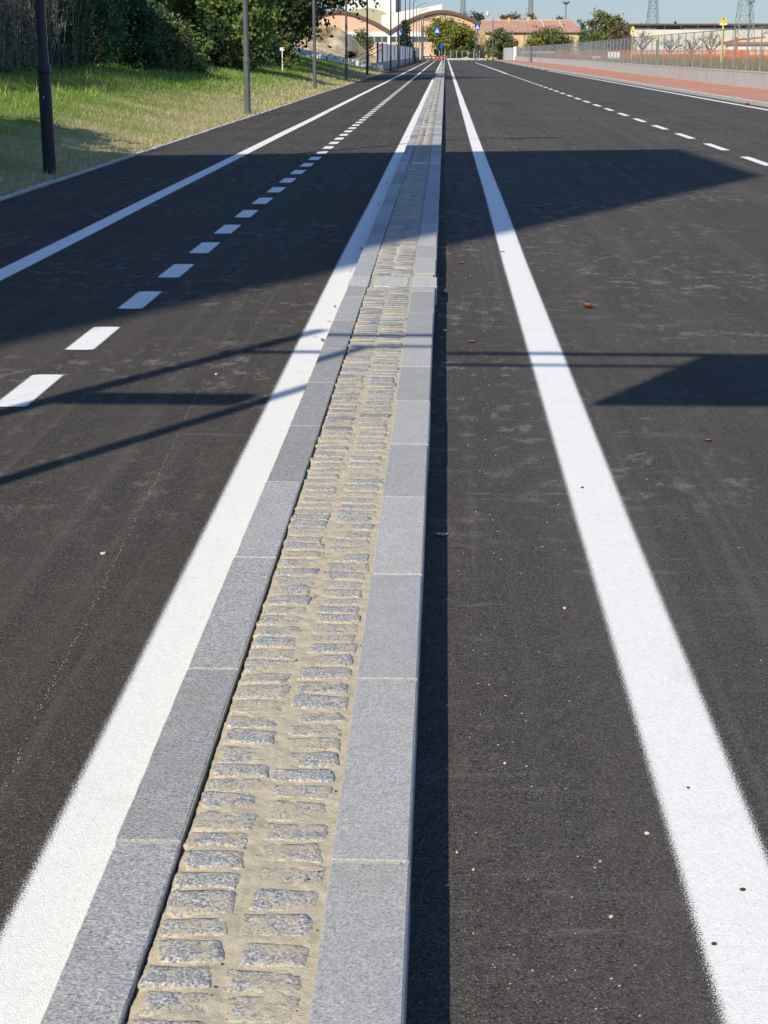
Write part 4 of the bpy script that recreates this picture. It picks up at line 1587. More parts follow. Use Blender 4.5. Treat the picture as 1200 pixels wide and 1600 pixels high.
MB().box(0.2, 10.5, 0, 0.35, -0.1, 0.42, 0.02).build('wall_body', M['kerb_concrete'], ew)
MB().box(-30, -6.5, 0, 0.35, -0.1, 0.35, 0.02).build('wall_body', M['kerb_concrete'], ew)
gf = empty('garden_fence', (-3.0, END + 14, 0))
tag(gf, 'thin wire fence with pale posts below the round yellow green tree', 'fence')
for i in range(9):
    MB().box(i * 1.45 - 0.06, i * 1.45 + 0.06, -0.05, 0.05, -0.1, 2.35, 0.01).build('post', M['kerb_concrete'], gf)
wr = MB()
for i in range(60):
    wr.box(i * 0.2 - 0.008, i * 0.2 + 0.008, -0.008, 0.008, 0.05, 2.1)
for z in (0.3, 0.8, 1.3, 1.8, 2.1):
    wr.box(-0.1, 11.8, 0.009, 0.025, z - 0.012, z + 0.012)
wr.build('wire_mesh', M['green_paint'], gf)
px_tree('round_tree', 700, 432, 58, 29, 84, M['lf_yellow'], 'round yellow green tree at the end of the road, left of its twin', 6500, 0.36, 0, 0.16, group='trees at the end of the road', nclump=90, trunk=0.2, clump=0.75)
px_tree('round_tree', 722, 426, 42, 36, 84, M['lf_yellow'], 'smaller yellow green tree at the end of the road, right of the round one', 4200, 0.34, 0, 0.12, group='trees at the end of the road', nclump=70, trunk=0.2, clump=0.65)
px_tree('hedge_bush', 689, 420, 22, 70, 90, M['lf_dark'], 'dark bush under the left side of the round tree', 900, 0.3, 0, 0.0, 'bush', nclump=24, trunk=0.06)
px_tree('hedge_bush', 712, 421, 34, 76, 90, M['lf_mid'], 'low hedge bush behind the thin wire fence', 1200, 0.28, 0, 0.0, 'bush', nclump=30, trunk=0.06)
px_tree('hedge_bush', 737, 422, 22, 66, 90, M['lf_dark'], 'dark bush between the yellow green trees and the farmhouse gable', 900, 0.3, 0, 0.0, 'bush', nclump=24, trunk=0.06)
px_tree('conifer', 633, 330, 38, 33, 80, M['lf_conifer'], 'dark conical conifer in front of the right factory arch', 5200, 0.2, 0, 0.02, shape='cone', nclump=120, trunk=0.16, clump=0.3)
# parked cars seen beyond the barrier


def car(px, D, mat, lab):
    p = at(px, 90, D)
    r = empty('parked_car', (p.x, D, 0), R(80))
    tag(r, lab, 'car', 'cars beyond the barrier')
    prof = [(-2.1, 0.35), (-2.15, 0.75), (-1.9, 0.95), (-1.45, 1.0), (-0.95, 1.45), (0.35, 1.5), (1.05, 1.05), (1.9, 0.92), (2.1, 0.7), (2.1, 0.35)]
    n = len(prof)
    vs = []
    for s, k in ((-0.85, 0), (0.85, 0)):
        vs += [(x, s * (0.86 if z > 1.2 else 1.0), z) for x, z in prof]
    fs = [tuple(range(n)), tuple(range(2 * n - 1, n - 1, -1))] + [(i, n + i, n + (i + 1) % n, (i + 1) % n) for i in range(n)]
    MB().add(vs, fs).build('body', mat, r)
    MB().box(-0.9, 0.7, -0.80, 0.80, 1.08, 1.38, 0.05).build('window', M['glass'], r).scale = (1.0, 1.02, 1.0)
    for x in (-1.35, 1.3):
        for s in (-0.82, 0.82):
            MB().tube([(x, s - 0.1, 0.32), (x, s + 0.1, 0.32)], 0.32, 14).build('wheel', M['black'], r)


car(668, 425, M['car_silver'], 'silver parked car beyond the red and white barrier')

# pedestrian crossing signs


def crossing_sign(px, py, D, size, arm, lab):
    p = at(px, py, D)
    r = empty('crossing_sign', (p.x + arm, D, 0))
    tag(r, lab, 'road sign', 'blue pedestrian crossing signs')
    z = p.z
    h = size / 2
    pl = MB().box(-arm - h, -arm + h, -0.05, 0.05, z - h, z + h, 0.02).build('sign_plate', M['blue_sign'], r)
    t = MB().add([(-arm - h * 0.72, -0.056, z - h * 0.7), (-arm + h * 0.72, -0.056, z - h * 0.7), (-arm, -0.056, z + h * 0.72)], [(0, 1, 2)]).build('white_triangle', M['white_sign'], pl)
    f = MB()
    f.tube([(-arm, -0.062, z - h * 0.02), (-arm, -0.062, z + h * 0.16)], h * 0.08, 6)
    f.box(-arm - h * 0.05, -arm + h * 0.05, -0.064, -0.060, z - h * 0.30, z - h * 0.03)
    f.tube([(-arm, -0.062, z - h * 0.28), (-arm - h * 0.2, -0.062, z - h * 0.62)], h * 0.045, 4)
    f.tube([(-arm, -0.062, z - h * 0.28), (-arm + h * 0.18, -0.062, z - h * 0.62)], h * 0.045, 4)
    f.build('walking_figure', M['black'], pl)
    MB().tube([(0, 0.12, -0.2), (0, 0.12, z + h + 0.25)], 0.07, 8).build('pole', M['pole_paint'], r)
    if arm:
        MB().tube([(0, 0.12, z + h + 0.1), (-arm - h, 0.12, z + h + 0.1)], 0.045, 6).build('arm', M['pole_paint'], r)
        MB().tube([(-arm, 0.08, z + h - 0.02), (-arm, 0.12, z + h + 0.1)], 0.03, 6).build('hanger', M['pole_paint'], r)
    return r


crossing_sign(683, 47.5, 290, 1.05, -2.6, 'blue pedestrian crossing sign hanging in front of the round yellow green tree')
crossing_sign(746, 42, 300, 1.0, 0.0, 'blue pedestrian crossing sign on a pole beside the farmhouse gable')
crossing_sign(624, 51, 232, 0.72, 0.0, 'blue pedestrian crossing sign in shade before the dark conifer')
ks_ = at(690, 70, 384)
r = empty('cycle_sign', (ks_.x, 384, 0))
tag(r, 'small blue and white sign on a thin pole beside the red barrier', 'road sign')
MB().tube([(0, 0, -0.1), (0, 0, 4.1)], 0.05, 8).build('pole', M['galvanised'], r)
MB().box(-0.28, 0.28, -0.09, -0.052, 2.6, 4.0, 0.02).build('sign_plate', M['blue_sign'], r)
for px, yt, lab in ((659, 22, 'tall dark pole at the far end of the panel fence, left of its twin'), (661.5, 26, 'tall grey pole at the far end of the panel fence, right of its twin'), (743, 46, 'thin dark pole beside the farmhouse gable'), (770.5, 30, 'thin grey mast in front of the farmhouse left end')):
    D = 345 if px < 700 else 360
    p = at(px, yt, D)
    r = empty('utility_pole', (p.x, D, 0))
    tag(r, lab, 'pole')
    MB().tube([(0, 0, -0.2), (0, 0, p.z)], [0.13, 0.09], 8).build('shaft', M['pole_paint'], r)
    MB().box(-0.2, 0.2, -0.09, 0.09, p.z - 0.02, p.z + 0.12, 0.02).build('cap', M['pole_paint'], r)
p = at(659, 43, 345)
o = bpy.data.objects['utility_pole']
MB().tube([(0, -0.12, p.z), (1.9, -0.12, p.z)], 0.05, 6).build('cross_arm', M['pole_paint'], o)

# ------------------------------------------------------------------ factory with two vaulted roofs
FD = 462.0
fa = empty('factory', (0, FD, 0))
tag(fa, 'salmon factory with two broad vaulted brown roof edges and a long window strip', 'factory')


def arch(pxc, half, ypk, yend):
    c = at(pxc, ypk, FD)
    e = at(pxc + half, yend, FD)
    return c.x, e.x - c.x, c.z, e.z


for (pxc, half, ypk, yend) in ((527, 81, 15.5, 48.5), (690, 82, 15.5, 48.5)):
    cx, hw, zp, ze = arch(pxc, half, ypk, yend)
    n = 32
    top = []
    for i in range(n + 1):
        u = -1 + 2 * i / n
        # flat parabola at the crown, straight near the springing
        zz = ze + (zp - ze) * (1 - abs(u) ** 1.75)
        top.append((cx + hw * u, zz))
    band = at(600, 57, FD).z
    m = MB()
    vs = [(x, 0, z - 0.6) for x, z in top] + [(cx + hw, 0, band + 1.3), (cx - hw, 0, band + 1.3)]
    m.add(vs, [tuple(range(len(vs) - 1, -1, -1))[::-1]])
    m.build('gable_wall', M['salmon'], fa)
    m = MB()
    vs = []
    for x, z in top:
        vs += [(x, -0.7, z), (x, -0.7, z - 0.85), (x, 40, z), (x, 0.0, z - 0.85)]
    fs = []
    for i in range(n):
        a = 4 * i
        fs += [(a, a + 1, a + 5, a + 4), (a, a + 4, a + 6, a + 2), (a + 1, a + 3, a + 7, a + 5)]
    m.add(vs, fs)
    m.build('vault_roof', M['brown_trim'], fa)
    for i, nn in enumerate((3,)):
        MB().box(cx - hw, cx + hw, -0.06, 0.3, band, band + 1.32, 0.02).build('white_band', M['offwhite'], fa)
    w0, w1 = at(600, 66.5, FD).z, band - 0.03
    MB().box(cx - hw, cx + hw, 0.02, 0.3, -0.2, w0).build('lower_wall', M['salmon'], fa)
    wc = 14
    for i in range(wc):
        xa = cx - hw + (i + 0.06) * 2 * hw / wc
        xb = cx - hw + (i + 0.94) * 2 * hw / wc
        wf_ = MB().box(xa - 0.08, xb + 0.08, 0.1, 0.22, w0 + 0.01, w1, 0.02).build('window', M['offwhite'], fa)
        MB().box(xa, xb, 0.07, 0.0999, w0 + 0.1, w1 - 0.1).build('pane', M['glass'], wf_)
    MB().box(cx - hw - 0.4, cx - hw + 0.45, -0.14, 0.25, -0.2, ze - 0.9, 0.03).build('pilaster', M['offwhite'], fa)
    if pxc > 600:
        for i in range(3):
            zz = at(660, 26 + i * 2.6, FD).z
            MB().box(at(661, 30, FD).x, at(676 - i, 30, FD).x, -0.16, 0.0, zz, zz + 0.14).build('vent_strip', M['brown_trim'], fa)
# buildings behind it


def slab(name, D, quad, mat, lab, depth=12.0, extra=None):
    "building whose front is the outline quad (pixels) at the distance D, with real depth and a roof"
    pts = [at(x, y, D) for x, y in quad]
    r = empty(name, (pts[0].x, D, 0))
    tag(r, lab, 'building')
    n = len(pts)
    o = Vector(r.location)
    vs = [p - o for p in pts] + [p - o + Vector((0, depth, 0)) for p in pts]
    MB().add(vs, [tuple(range(n)), tuple(range(2 * n - 1, n - 1, -1))] + [(i, n + i, n + (i + 1) % n, (i + 1) % n) for i in range(n)]).build('wall', mat, r)
    return r


r = slab('white_hall', 505, [(596, 92), (596, 24), (655, 12.5), (655.5, 14), (691, 6), (691, 92)], M['offwhite'], 'white hall with a rising stepped roofline behind the right factory arch', 30)
p = at(596, 24, 505)
r = slab('cream_tower', 540, [(538, 92), (538, -40), (618, -40), (618, 92)], M['offwhite'], 'tall cream tower block rising out of the picture behind the factory', 20)
mm = MB()
o = Vector(r.location)
for i in range(7):
    px = 544 + i * 11
    a, b = at(px, -38, 540) - o, at(px, 80, 540) - o
    mm.box(a.x - 0.05, a.x + 0.05, -0.06, -0.003, b.z, a.z)
mm.build('panel_joint', M['cream'], r)
for (px, py) in ((585, 0.5), (587, 10), (562, 2)):
    q = at(px, py, 540) - o
    MB().box(q.x - 0.25, q.x + 0.25, -0.3, -0.061, q.z - 0.35, q.z + 0.35, 0.05).build('wall_lamp', M['black'], r)
r = slab('tower_shaded_side', 548, [(618.2, 92), (618.2, -30), (624, -30), (624, 92)], M['panel_grey'], 'narrow grey slab coloured as the shaded right side of the cream tower', 20)  # the tower's shaded side, its shade put into the grey colour
q_ = []
for i in range(21):
    u = -1 + i / 10
    q_.append((574 + 36 * u, 12.5 + 12 * abs(u) ** 2))
r = slab('olive_vault', 520, q_ + [(610, 92), (538, 92)], M['olive_sheet'], 'olive vaulted hall end showing above the valley of the factory roofs', 14)

# ------------------------------------------------------------------ farmhouse
HD = 428.0
hx0, hx1 = at(758, 60, HD).x, at(908, 60, HD).x
ze, zr = at(800, 48, HD).z, at(800, 32, HD + 4.5).z
fh = empty('farmhouse', (hx0, HD, 0), R(0))
tag(fh, 'long ochre farmhouse with a red tiled roof behind green bushes', 'house')
L = hx1 - hx0
dp = 9.0
sk = -1.75                                    # the gable end is turned a little towards the road
MB().add([(0, 0, -0.2), (L, 0, -0.2), (L, dp, -0.2), (sk, dp, -0.2), (0, 0, ze), (L, 0, ze), (L, dp, ze), (sk, dp, ze), (sk / 2, dp / 2, zr - 0.15)],
         [(0, 1, 5, 4), (1, 2, 6, 5), (2, 3, 7, 6), (3, 0, 4, 8, 7)]).build('wall', M['ochre'], fh)
ov = 0.7
rf = MB()
A = [(-0.25, -ov, ze - 0.25), (L + 0.5, -ov, ze - 0.25), (L - 2.3, dp / 2, zr), (sk / 2 - 0.3, dp / 2, zr), (sk - 0.25, dp + ov, ze - 0.25), (L + 0.5, dp + ov, ze - 0.25)]
B = [(x, y, z - 0.22) for x, y, z in A]
rf.add(A + B, [(0, 1, 2, 3), (1, 5, 2), (3, 2, 5, 4), (0, 6, 7, 1), (1, 7, 11, 5), (6, 9, 8, 7), (0, 3, 9, 6), (3, 4, 10, 9), (8, 11, 7), (9, 10, 11, 8)])
roof = rf.build('roof', M['rooftile'], fh)
rg = MB()
for (xx) in (14.8, 19.4):
    rg.tube([(xx + 1.2, -ov + 0.05, ze - 0.15), (xx, dp / 2, zr + 0.08)], 0.16, 6)
rg.tube([(sk / 2, dp / 2, zr + 0.05), (L - 2.3, dp / 2, zr + 0.05)], 0.16, 6)
rg.build('ridge_tile', M['ochre'], roof)
for xx, dz in ((6.3, 0), (11.4, 0.6)):
    MB().box(xx - 0.35, xx + 0.35, dp / 2 - 0.4, dp / 2 + 0.3, zr - 0.5, zr + 0.65 + dz * 0.4, 0.04).build('chimney', M['ochre'], roof)
MB().box(12.2, 13.4, 0.9, 2.2, ze + 0.1, ze + 1.55, 0.05).build('dormer', M['rust'], roof)
for px, y0_, y1_ in ((807, 49, 53.5), (833, 49, 53), (883, 49, 52), (895, 49, 52), (807, 64, 71), (870, 62, 68), (848, 62, 69)):
    a, b = at(px - 2.2, y1_, HD), at(px + 2.2, y0_, HD)
    wf_ = MB().box(a.x - hx0 - 0.05, b.x - hx0 + 0.05, -0.05, 0.1, a.z, min(b.z, ze - 0.3), 0.02).build('window', M['ochre'], fh)
    MB().box(a.x - hx0 + 0.05, b.x - hx0 - 0.05, -0.09, -0.0501, a.z + 0.1, min(b.z, ze - 0.3) - 0.1).build('shutter', M['shutter'], wf_)
for px in (819, 906):
    q = at(px, 60, HD).x - hx0
    MB().tube([(q, -0.1, 0), (q, -0.1, ze - 0.1)], 0.06, 6).build('downpipe', M['brown_trim'], fh)

grp = 'bushes in front of the farmhouse'
px_tree('bush', 783, 395, 46, 44, 80, M['lf_olive'], 'olive green bush covering the left end of the farmhouse', 4200, 0.3, 0, 0.0, 'bush', grp, nclump=80, trunk=0.12, clump=0.6)
px_tree('bush', 806, 392, 16, 62, 80, M['lf_brown'], 'small brownish bush in the middle of the farmhouse front', 600, 0.26, 0, 0.0, 'bush', grp, nclump=20, trunk=0.08, clump=0.4)
px_tree('bush', 860, 385, 60, 42, 76, M['lf_olive'], 'broad silvery green bush before the farmhouse, rightmost and tallest', 5200, 0.3, 0, 0.0, 'bush', grp, nclump=90, trunk=0.12, clump=0.7)
px_tree('bush', 834, 380, 26, 58, 76, M['lf_yellow'], 'yellow green bush at the left foot of the broad silvery bush', 1600, 0.28, 0, 0.0, 'bush', grp, nclump=36, trunk=0.08, clump=0.45)
px_tree('bush', 884, 383, 20, 58, 76, M['lf_mid'], 'green bush at the right foot of the broad silvery bush', 1100, 0.28, 0, 0.0, 'bush', grp, nclump=30, trunk=0.08, clump=0.45)
grp = 'trees behind the farmhouse'
for (px, D, w_, yt, mt, lab, sh) in ((803, 470, 30, 14, 'lf_brown', 'tall reddish brown tree peaking behind the farmhouse roof', 'round'),
                                 (791, 465, 18, 22, 'lf_brown', 'lower brown tree left of the tall one behind the farmhouse roof', 'round'),
                                 (826, 470, 26, 19, 'lf_brown', 'broad brown tree right of the tall one behind the farmhouse roof', 'round'),
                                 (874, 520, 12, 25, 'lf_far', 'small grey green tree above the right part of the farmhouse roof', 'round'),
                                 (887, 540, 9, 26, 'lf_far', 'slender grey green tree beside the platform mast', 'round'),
                                 (752, 560, 12, 21, 'lf_conifer', 'dark tree just left of the farmhouse ridge', 'round'),
                                 (738, 560, 8, 18, 'lf_conifer', 'narrow dark tree right of the factory arch', 'round'),
                                 (744, 575, 9, 19, 'lf_conifer', 'narrow dark tree nearest the blue sign above the factory eave', 'round'),
                                 (726, 560, 10, 19, 'lf_far', 'faint tree above the falling side of the factory arch', 'round')):
    px_tree('background_tree', px, D, w_, yt, 60, M[mt], lab, 1300, 0.34, 0, 0.3, group=grp, nclump=36, trunk=0.2, clump=0.6, deep=1.0)
grp = 'trees between farmhouse and warehouse'
for (px, D, w_, yt, mt, lab, n) in ((952, 372, 62, 20, 'lf_olive', 'big round olive and rust tree right of the farmhouse', 6500),
                                (968, 366, 40, 42, 'lf_brown', 'low rust coloured tree at the right foot of the big round tree', 2600),
                                (936, 362, 34, 50, 'lf_mid', 'low green tree at the left foot of the big round tree', 2200),
                                (914, 380, 18, 48, 'lf_mid', 'dark green bush at the right corner of the farmhouse', 1100),
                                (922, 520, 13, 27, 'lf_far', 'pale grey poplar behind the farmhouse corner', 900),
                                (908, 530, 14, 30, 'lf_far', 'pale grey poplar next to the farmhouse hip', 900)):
    px_tree('background_tree', px, D, w_, yt, 70, M[mt], lab, n, 0.32, 0, 0.02, group=grp, nclump=int(30 + n / 80), trunk=0.2, clump=0.6)

# ------------------------------------------------------------------ right: wall, fence, field
cw = empty('boundary_wall', (WALLP[0][0], WALLP[0][1], 0))
tag(cw, 'long low concrete wall along the red pavement under the wire fence', 'wall')
m, cp = MB(), MB()
ox, oy = WALLP[0]
yy = 20.0
while yy < 370:
    y2 = min(yy + 4.0, 372)
    xa, xb = wallx(yy) - ox, wallx(y2) - ox
    m.add([(xa, yy - oy + 0.01, -0.1), (xb, y2 - oy - 0.01, -0.1), (xb, y2 - oy - 0.01, 0.86), (xa, yy - oy + 0.01, 0.86), (xa + 0.28, yy - oy + 0.01, -0.1), (xb + 0.28, y2 - oy - 0.01, -0.1), (xb + 0.28, y2 - oy - 0.01, 0.86), (xa + 0.28, yy - oy + 0.01, 0.86)],
          [(0, 3, 2, 1), (3, 7, 6, 2), (4, 5, 6, 7), (0, 4, 7, 3), (1, 2, 6, 5)])
    cp.add([(xa - 0.012, yy - oy, 0.861), (xb - 0.012, y2 - oy, 0.861), (xb - 0.012, y2 - oy, 0.93), (xa - 0.012, yy - oy, 0.93), (xa + 0.292, yy - oy, 0.861), (xb + 0.292, y2 - oy, 0.861), (xb + 0.292, y2 - oy, 0.93), (xa + 0.292, yy - oy, 0.93)],
           [(0, 3, 2, 1), (3, 7, 6, 2), (4, 5, 6, 7)])
    yy = y2
m.build('wall_body', M['concrete'], cw)
cp.build('coping', M['concrete'], cw)
wfn = empty('wire_fence', (WALLP[0][0] + 0.14, WALLP[0][1], 0.93))
tag(wfn, 'tall grey wire fence standing on the long concrete wall', 'fence')
yy, k = 40.0, 0
rest = MB()
while yy < 371:
    x = wallx(yy) - ox
    b = MB().tube([(x, yy - oy, -0.05), (x, yy - oy, 2.08)], 0.036, 6)
    if k < 95:
        b.build('post', M['fence_steel'], wfn)
    else:
        rest.add(b.v, b.f)
    yy += 3.55
    k += 1
if rest.v:
    rest.build('post', M['fence_steel'], wfn)
wires = MB()
yy = 40.0
while yy < 370:
    x = wallx(yy) - ox
    r_ = 0.0025
    if yy < 200:
        wires.box(x - r_, x + r_, yy - oy - r_, yy - oy + r_, 0.04, 2.02)
        yy += 0.16
    else:
        wires.box(x - 0.004, x + 0.004, yy - oy - 0.004, yy - oy + 0.004, 0.04, 2.02)
        yy += 0.35
ysw = [40 + 6 * i for i in range(56)]
for z in [0.05 + 0.2 * i for i in range(10)]:
    wires.tube([(wallx(q) - ox, q - oy, z) for q in ysw], 0.0022, 3, False)
wires.build('wire_mesh', M['fence_steel'], wfn)
MB().tube([(wallx(q) - ox, q - oy, 2.06) for q in ysw], 0.026, 6).build('top_rail', M['fence_steel'], wfn)
# grey panel fence and pier where the wall ends
gp_ = empty('end_panel_fence', (15.9, 373, 0))
tag(gp_, 'pale grey corrugated panel fence between the wall end and the farmhouse', 'fence')
MB().box(-0.35, 0.45, -0.5, 0.4, -0.1, 3.1, 0.03).build('pier', M['offwhite'], gp_)
vs = []
nn = 60
for q in range(nn + 1):
    t = q / nn
    x, y = lerp(-0.4, -3.2, t) + (0.04 if q % 2 else -0.04), lerp(0.5, 36, t)
    vs += [(x, y, 0), (x, y, 2.9), (x + 0.04, y, 0), (x + 0.04, y, 2.9)]
fs = []
for q in range(nn):
    k = 4 * q
    fs += [(k, k + 1, k + 5, k + 4), (k + 2, k + 6, k + 7, k + 3), (k + 1, k + 3, k + 7, k + 5)]
MB().add(vs, fs).build('panel', M['panel_grey'], gp_)
for px, y0_, y1_, D, lab in ((826, 70, 98, 270, 'thin grey post on the red pavement before the wire fence'), (830.5, 73, 90, 285, 'short dark post behind the wire fence near the pale slab')):
    a, b = at(px, y0_, D), at(px, y1_, D)
    r = empty('bollard_post', (a.x, D, 0))
    tag(r, lab, 'post')
    zt = a.z
    MB().tube([(0, 0, 0), (0, 0, zt)], 0.09 if px < 829 else 0.19, 8).build('shaft', M['fence_steel'] if px < 829 else M['pole_paint'], r)
    MB().tube([(0, 0, zt), (0, 0, zt + 0.06)], [0.11, 0.05], 8).build('cap', M['fence_steel'], r)
# white boards lying behind the fence
for (x0_, x1_, y0_, y1_, D, lab) in ((941, 960, 81, 93, 175, 'white panel standing in the dry grass behind the fence'), (918, 930, 88, 92, 190, 'pale slab lying in the dry grass behind the fence')):
    a, b = at(x0_, y1_, D), at(x1_, y0_, D)
    r = empty('site_board', (a.x + 0.6, D, 0))
    tag(r, lab, 'board', 'boards on the building site')
    MB().box(0, b.x - a.x, 0, 0.15, a.z, b.z, 0.02).build('board', M['offwhite'], r)
    MB().box(0.1, 0.2, 0.151, 0.25, 0.0, b.z).box(b.x - a.x - 0.2, b.x - a.x - 0.1, 0.151, 0.25, 0.0, b.z).build('stake', M['weathered_wood'], r)


r = empty('site_board', (17.2, 300, 0.8))
tag(r, 'long white board standing behind the far end of the wire fence', 'board', 'boards on the building site')
q = [(0.15, -42), (0.1, -10), (-0.2, 25), (-0.65, 68)]
m = MB()
for (xa, ya), (xb, yb) in zip(q, q[1:]):
    m.add([(xa, ya, 0.85), (xb, yb, 0.85), (xb, yb, 1.22), (xa, ya, 1.22), (xa + 0.08, ya, 0.85), (xb + 0.08, yb, 0.85), (xb + 0.08, yb, 1.22), (xa + 0.08, ya, 1.22)], [(0, 3, 2, 1), (3, 7, 6, 2), (4, 5, 6, 7), (0, 1, 5, 4)])
m.build('board', M['concrete'], r)
for (xa, ya) in q:
    MB().box(xa + 0.09, xa + 0.16, ya + 0.2, ya + 0.3, -0.2, 1.2).build('stake', M['weathered_wood'], r)


def fieldz(x, y):
    return 0.80 + 0.10 * mn.noise(Vector((x * 0.1, y * 0.1, 3))) + 0.12 * sstep(18, 40, x)


fld = MB()
ysf = [20 + 10 * i for i in range(36)]
for y in ysf:
    for i in range(30):
        x = wallx(y) + 0.25 + i * i * 0.25
        fld.v.append((x, y, fieldz(x, y)))
for j in range(len(ysf) - 1):
    for i in range(29):
        a = j * 30 + i
        fld.f.append((a, a + 1, a + 31, a + 30))
tag(fld.build('field', M['earth'], None, True), kind='structure')
P = []
while len(P) < 60000:
    y = 50 + 170 * random.random() ** 1.3
    x = wallx(y) + 0.35 + 18 * random.random() ** 1.3
    P.append((x, y, fieldz(x, y)))
tag(blades('dry_grass', np.array(P), 0.25, 0.62, 0.014, M['grass_dry'], 0.4), kind='stuff')
P = []
while len(P) < 16000:
    y = 140 + 220 * random.random()
    x = wallx(y) + 0.5 + 45 * random.random()
    P.append((x, y, fieldz(x, y)))
tag(blades('dry_grass', np.array(P), 0.3, 0.7, 0.05, M['grass_dry'], 0.4), kind='stuff')
# orange site netting
on = empty('orange_netting', (18.5, 300, 0.8))
tag(on, 'orange plastic site netting stretched across the dry field behind the wire fence', 'netting')
NP = [(18.4, 330), (18.9, 250), (20.5, 195), (27, 168), (38, 150), (52, 140)]
m, st_ = MB(), MB()
for (a, b), (c, d) in zip(NP, NP[1:]):
    Ln = math.hypot(c - a, d - b)
    k = int(Ln / 0.5)
    for i in range(k):
        t0, t1 = i / k, (i + 1) / k
        x0, y0_, x1, y1_ = lerp(a, c, t0) - 18.5, lerp(b, d, t0) - 300, lerp(a, c, t1) - 18.5, lerp(b, d, t1) - 300
        s0_ = 0.06 * mn.noise(Vector((a + i * 0.2, 3, 0)))
        s1_ = 0.06 * mn.noise(Vector((a + (i + 1) * 0.2, 3, 0)))
        for q in range(8):                     # woven bands with slots between them
            z0 = 0.30 + q * 0.125
            z1 = z0 + (0.10 if q in (0, 3, 7) else 0.075)
            m.add([(x0, y0_, z0 + s0_), (x1, y1_, z0 + s1_), (x1, y1_, z1 + s1_), (x0, y0_, z1 + s0_)], [(0, 1, 2, 3)])
        if i % 2 == 0:
            m.add([(x0, y0_, 0.30 + s0_), (lerp(x0, x1, 0.35), lerp(y0_, y1_, 0.35), 0.30 + s0_), (lerp(x0, x1, 0.35), lerp(y0_, y1_, 0.35), 1.25 + s0_), (x0, y0_, 1.25 + s0_)], [(0, 1, 2, 3)])
        if i % 12 == 0:
            MB().tube([(x0, y0_ - 0.06, -0.1), (x0, y0_ - 0.06, 1.4)], 0.025, 5).build('stake', M['rust'], on)
m.build('net', M['net_orange'], on)


# yellow gas markers
def gas_marker(px, ytop, D, tri, lab, mat, wide=0.09, lower=None):
    p = at(px, ytop, D)
    zb = fieldz(p.x, D)
    r = empty('marker_pole', (p.x, D, zb))
    tag(r, lab, 'marker pole', 'yellow marker poles in the field')
    h = p.z - zb
    MB().tube([(0, 0, -0.1), (0, 0, h - (0.35 if tri else 0.0))], wide / 2, 8).build('pole', lower or mat, r)
    if tri:
        t = MB().add([(-0.27, -0.02, h - 0.46), (0.27, -0.02, h - 0.46), (0, -0.02, h + 0.02), (-0.27, 0.02, h - 0.46), (0.27, 0.02, h - 0.46), (0, 0.02, h + 0.02)],
                     [(0, 1, 2), (5, 4, 3), (0, 3, 4, 1), (1, 4, 5, 2), (2, 5, 3, 0)]).build('warning_triangle', M['yellow'], r)
        MB().box(-0.035, 0.035, -0.026, -0.0205, h - 0.28, h - 0.1).box(-0.035, 0.035, -0.026, -0.0205, h - 0.39, h - 0.33).build('exclamation_mark', M['black'], t)
        MB().box(-0.27, 0.27, -0.03, 0.03, h - 0.62, h - 0.50, 0.01).build('number_plate', M['white_sign'], r)
    else:
        MB().add([(-0.17, -0.17, h), (0.17, -0.17, h), (0.17, 0.17, h), (-0.17, 0.17, h), (0, 0, h + 0.22), (-0.17, -0.17, h - 0.3), (0.17, -0.17, h - 0.3), (0.17, 0.17, h - 0.3), (-0.17, 0.17, h - 0.3)],
                 [(0, 1, 4), (1, 2, 4), (2, 3, 4), (3, 0, 4), (5, 6, 1, 0), (6, 7, 2, 1), (7, 8, 3, 2), (8, 5, 0, 3), (8, 7, 6, 5)]).build('cap', M['yellow_green'], r)
    return r


gas_marker(1131, 25, 118, True, 'yellow pole with a yellow triangular warning plate, tallest marker in the field', M['yellow'], 0.13)
gas_marker(989, 44, 172, False, 'plain yellow marker pole between the warehouse and the rust coloured tree', M['yellow'], 0.16)
gas_marker(1028, 58, 170, False, 'green marker post with a yellow green cap behind the netting', M['green_paint'], 0.30)

# warehouse
WD = 455.0
wh = empty('warehouse', (at(985, 60, WD).x, WD, 0))
tag(wh, 'long low cream warehouse with a dark clerestory under its flat roof', 'warehouse')
X0 = wh.location.x
Lw = at(1290, 60, WD).x - X0
zt = at(1000, 39, WD).z
zw = at(1000, 46, WD).z
MB().box(0, Lw, 0, 30, -0.2, zw, 0.05).build('wall', M['cream'], wh)
MB().box(-6, Lw, -1.2, 31, zt - 0.15, zt + 0.35, 0.04).build('roof', M['brown_trim'], wh)
MB().box(0.5, Lw - 1, 1.0, 29, zw + 0.001, zt - 0.151).build('clerestory', M['glass'], wh)
for (a_, b_) in ((985, 1026), (1068, 1144), (1172, 1230)):
    xa, xb = at(a_, 43, WD).x - X0, at(b_, 43, WD).x - X0
    MB().box(xa, xb, 0.2, 0.95, zw - 0.2, zt - 0.75, 0.03).build('parapet', M['offwhite'], wh)
for i in range(14):
    MB().box(i * 4.6, i * 4.6 + 0.35, 0.3, 0.9, zw + 0.0, zt - 0.16, 0.02).build('column', M['offwhite'], wh)
lb = empty('site_hut', at(1172, 74, 300))
lb.location.z = 0.8
tag(lb, 'white and blue site hut behind the netting at the right edge', 'hut')
MB().box(-4.0, 6.5, 0, 3, -0.2, 2.4, 0.03).build('wall', M['offwhite'], lb)
for i in range(4):
    MB().box(0.2 + i * 1.5, 1.3 + i * 1.5, -0.04, 0.0, 0.9, 2.0, 0.02).build('window', M['panel_grey'], lb)
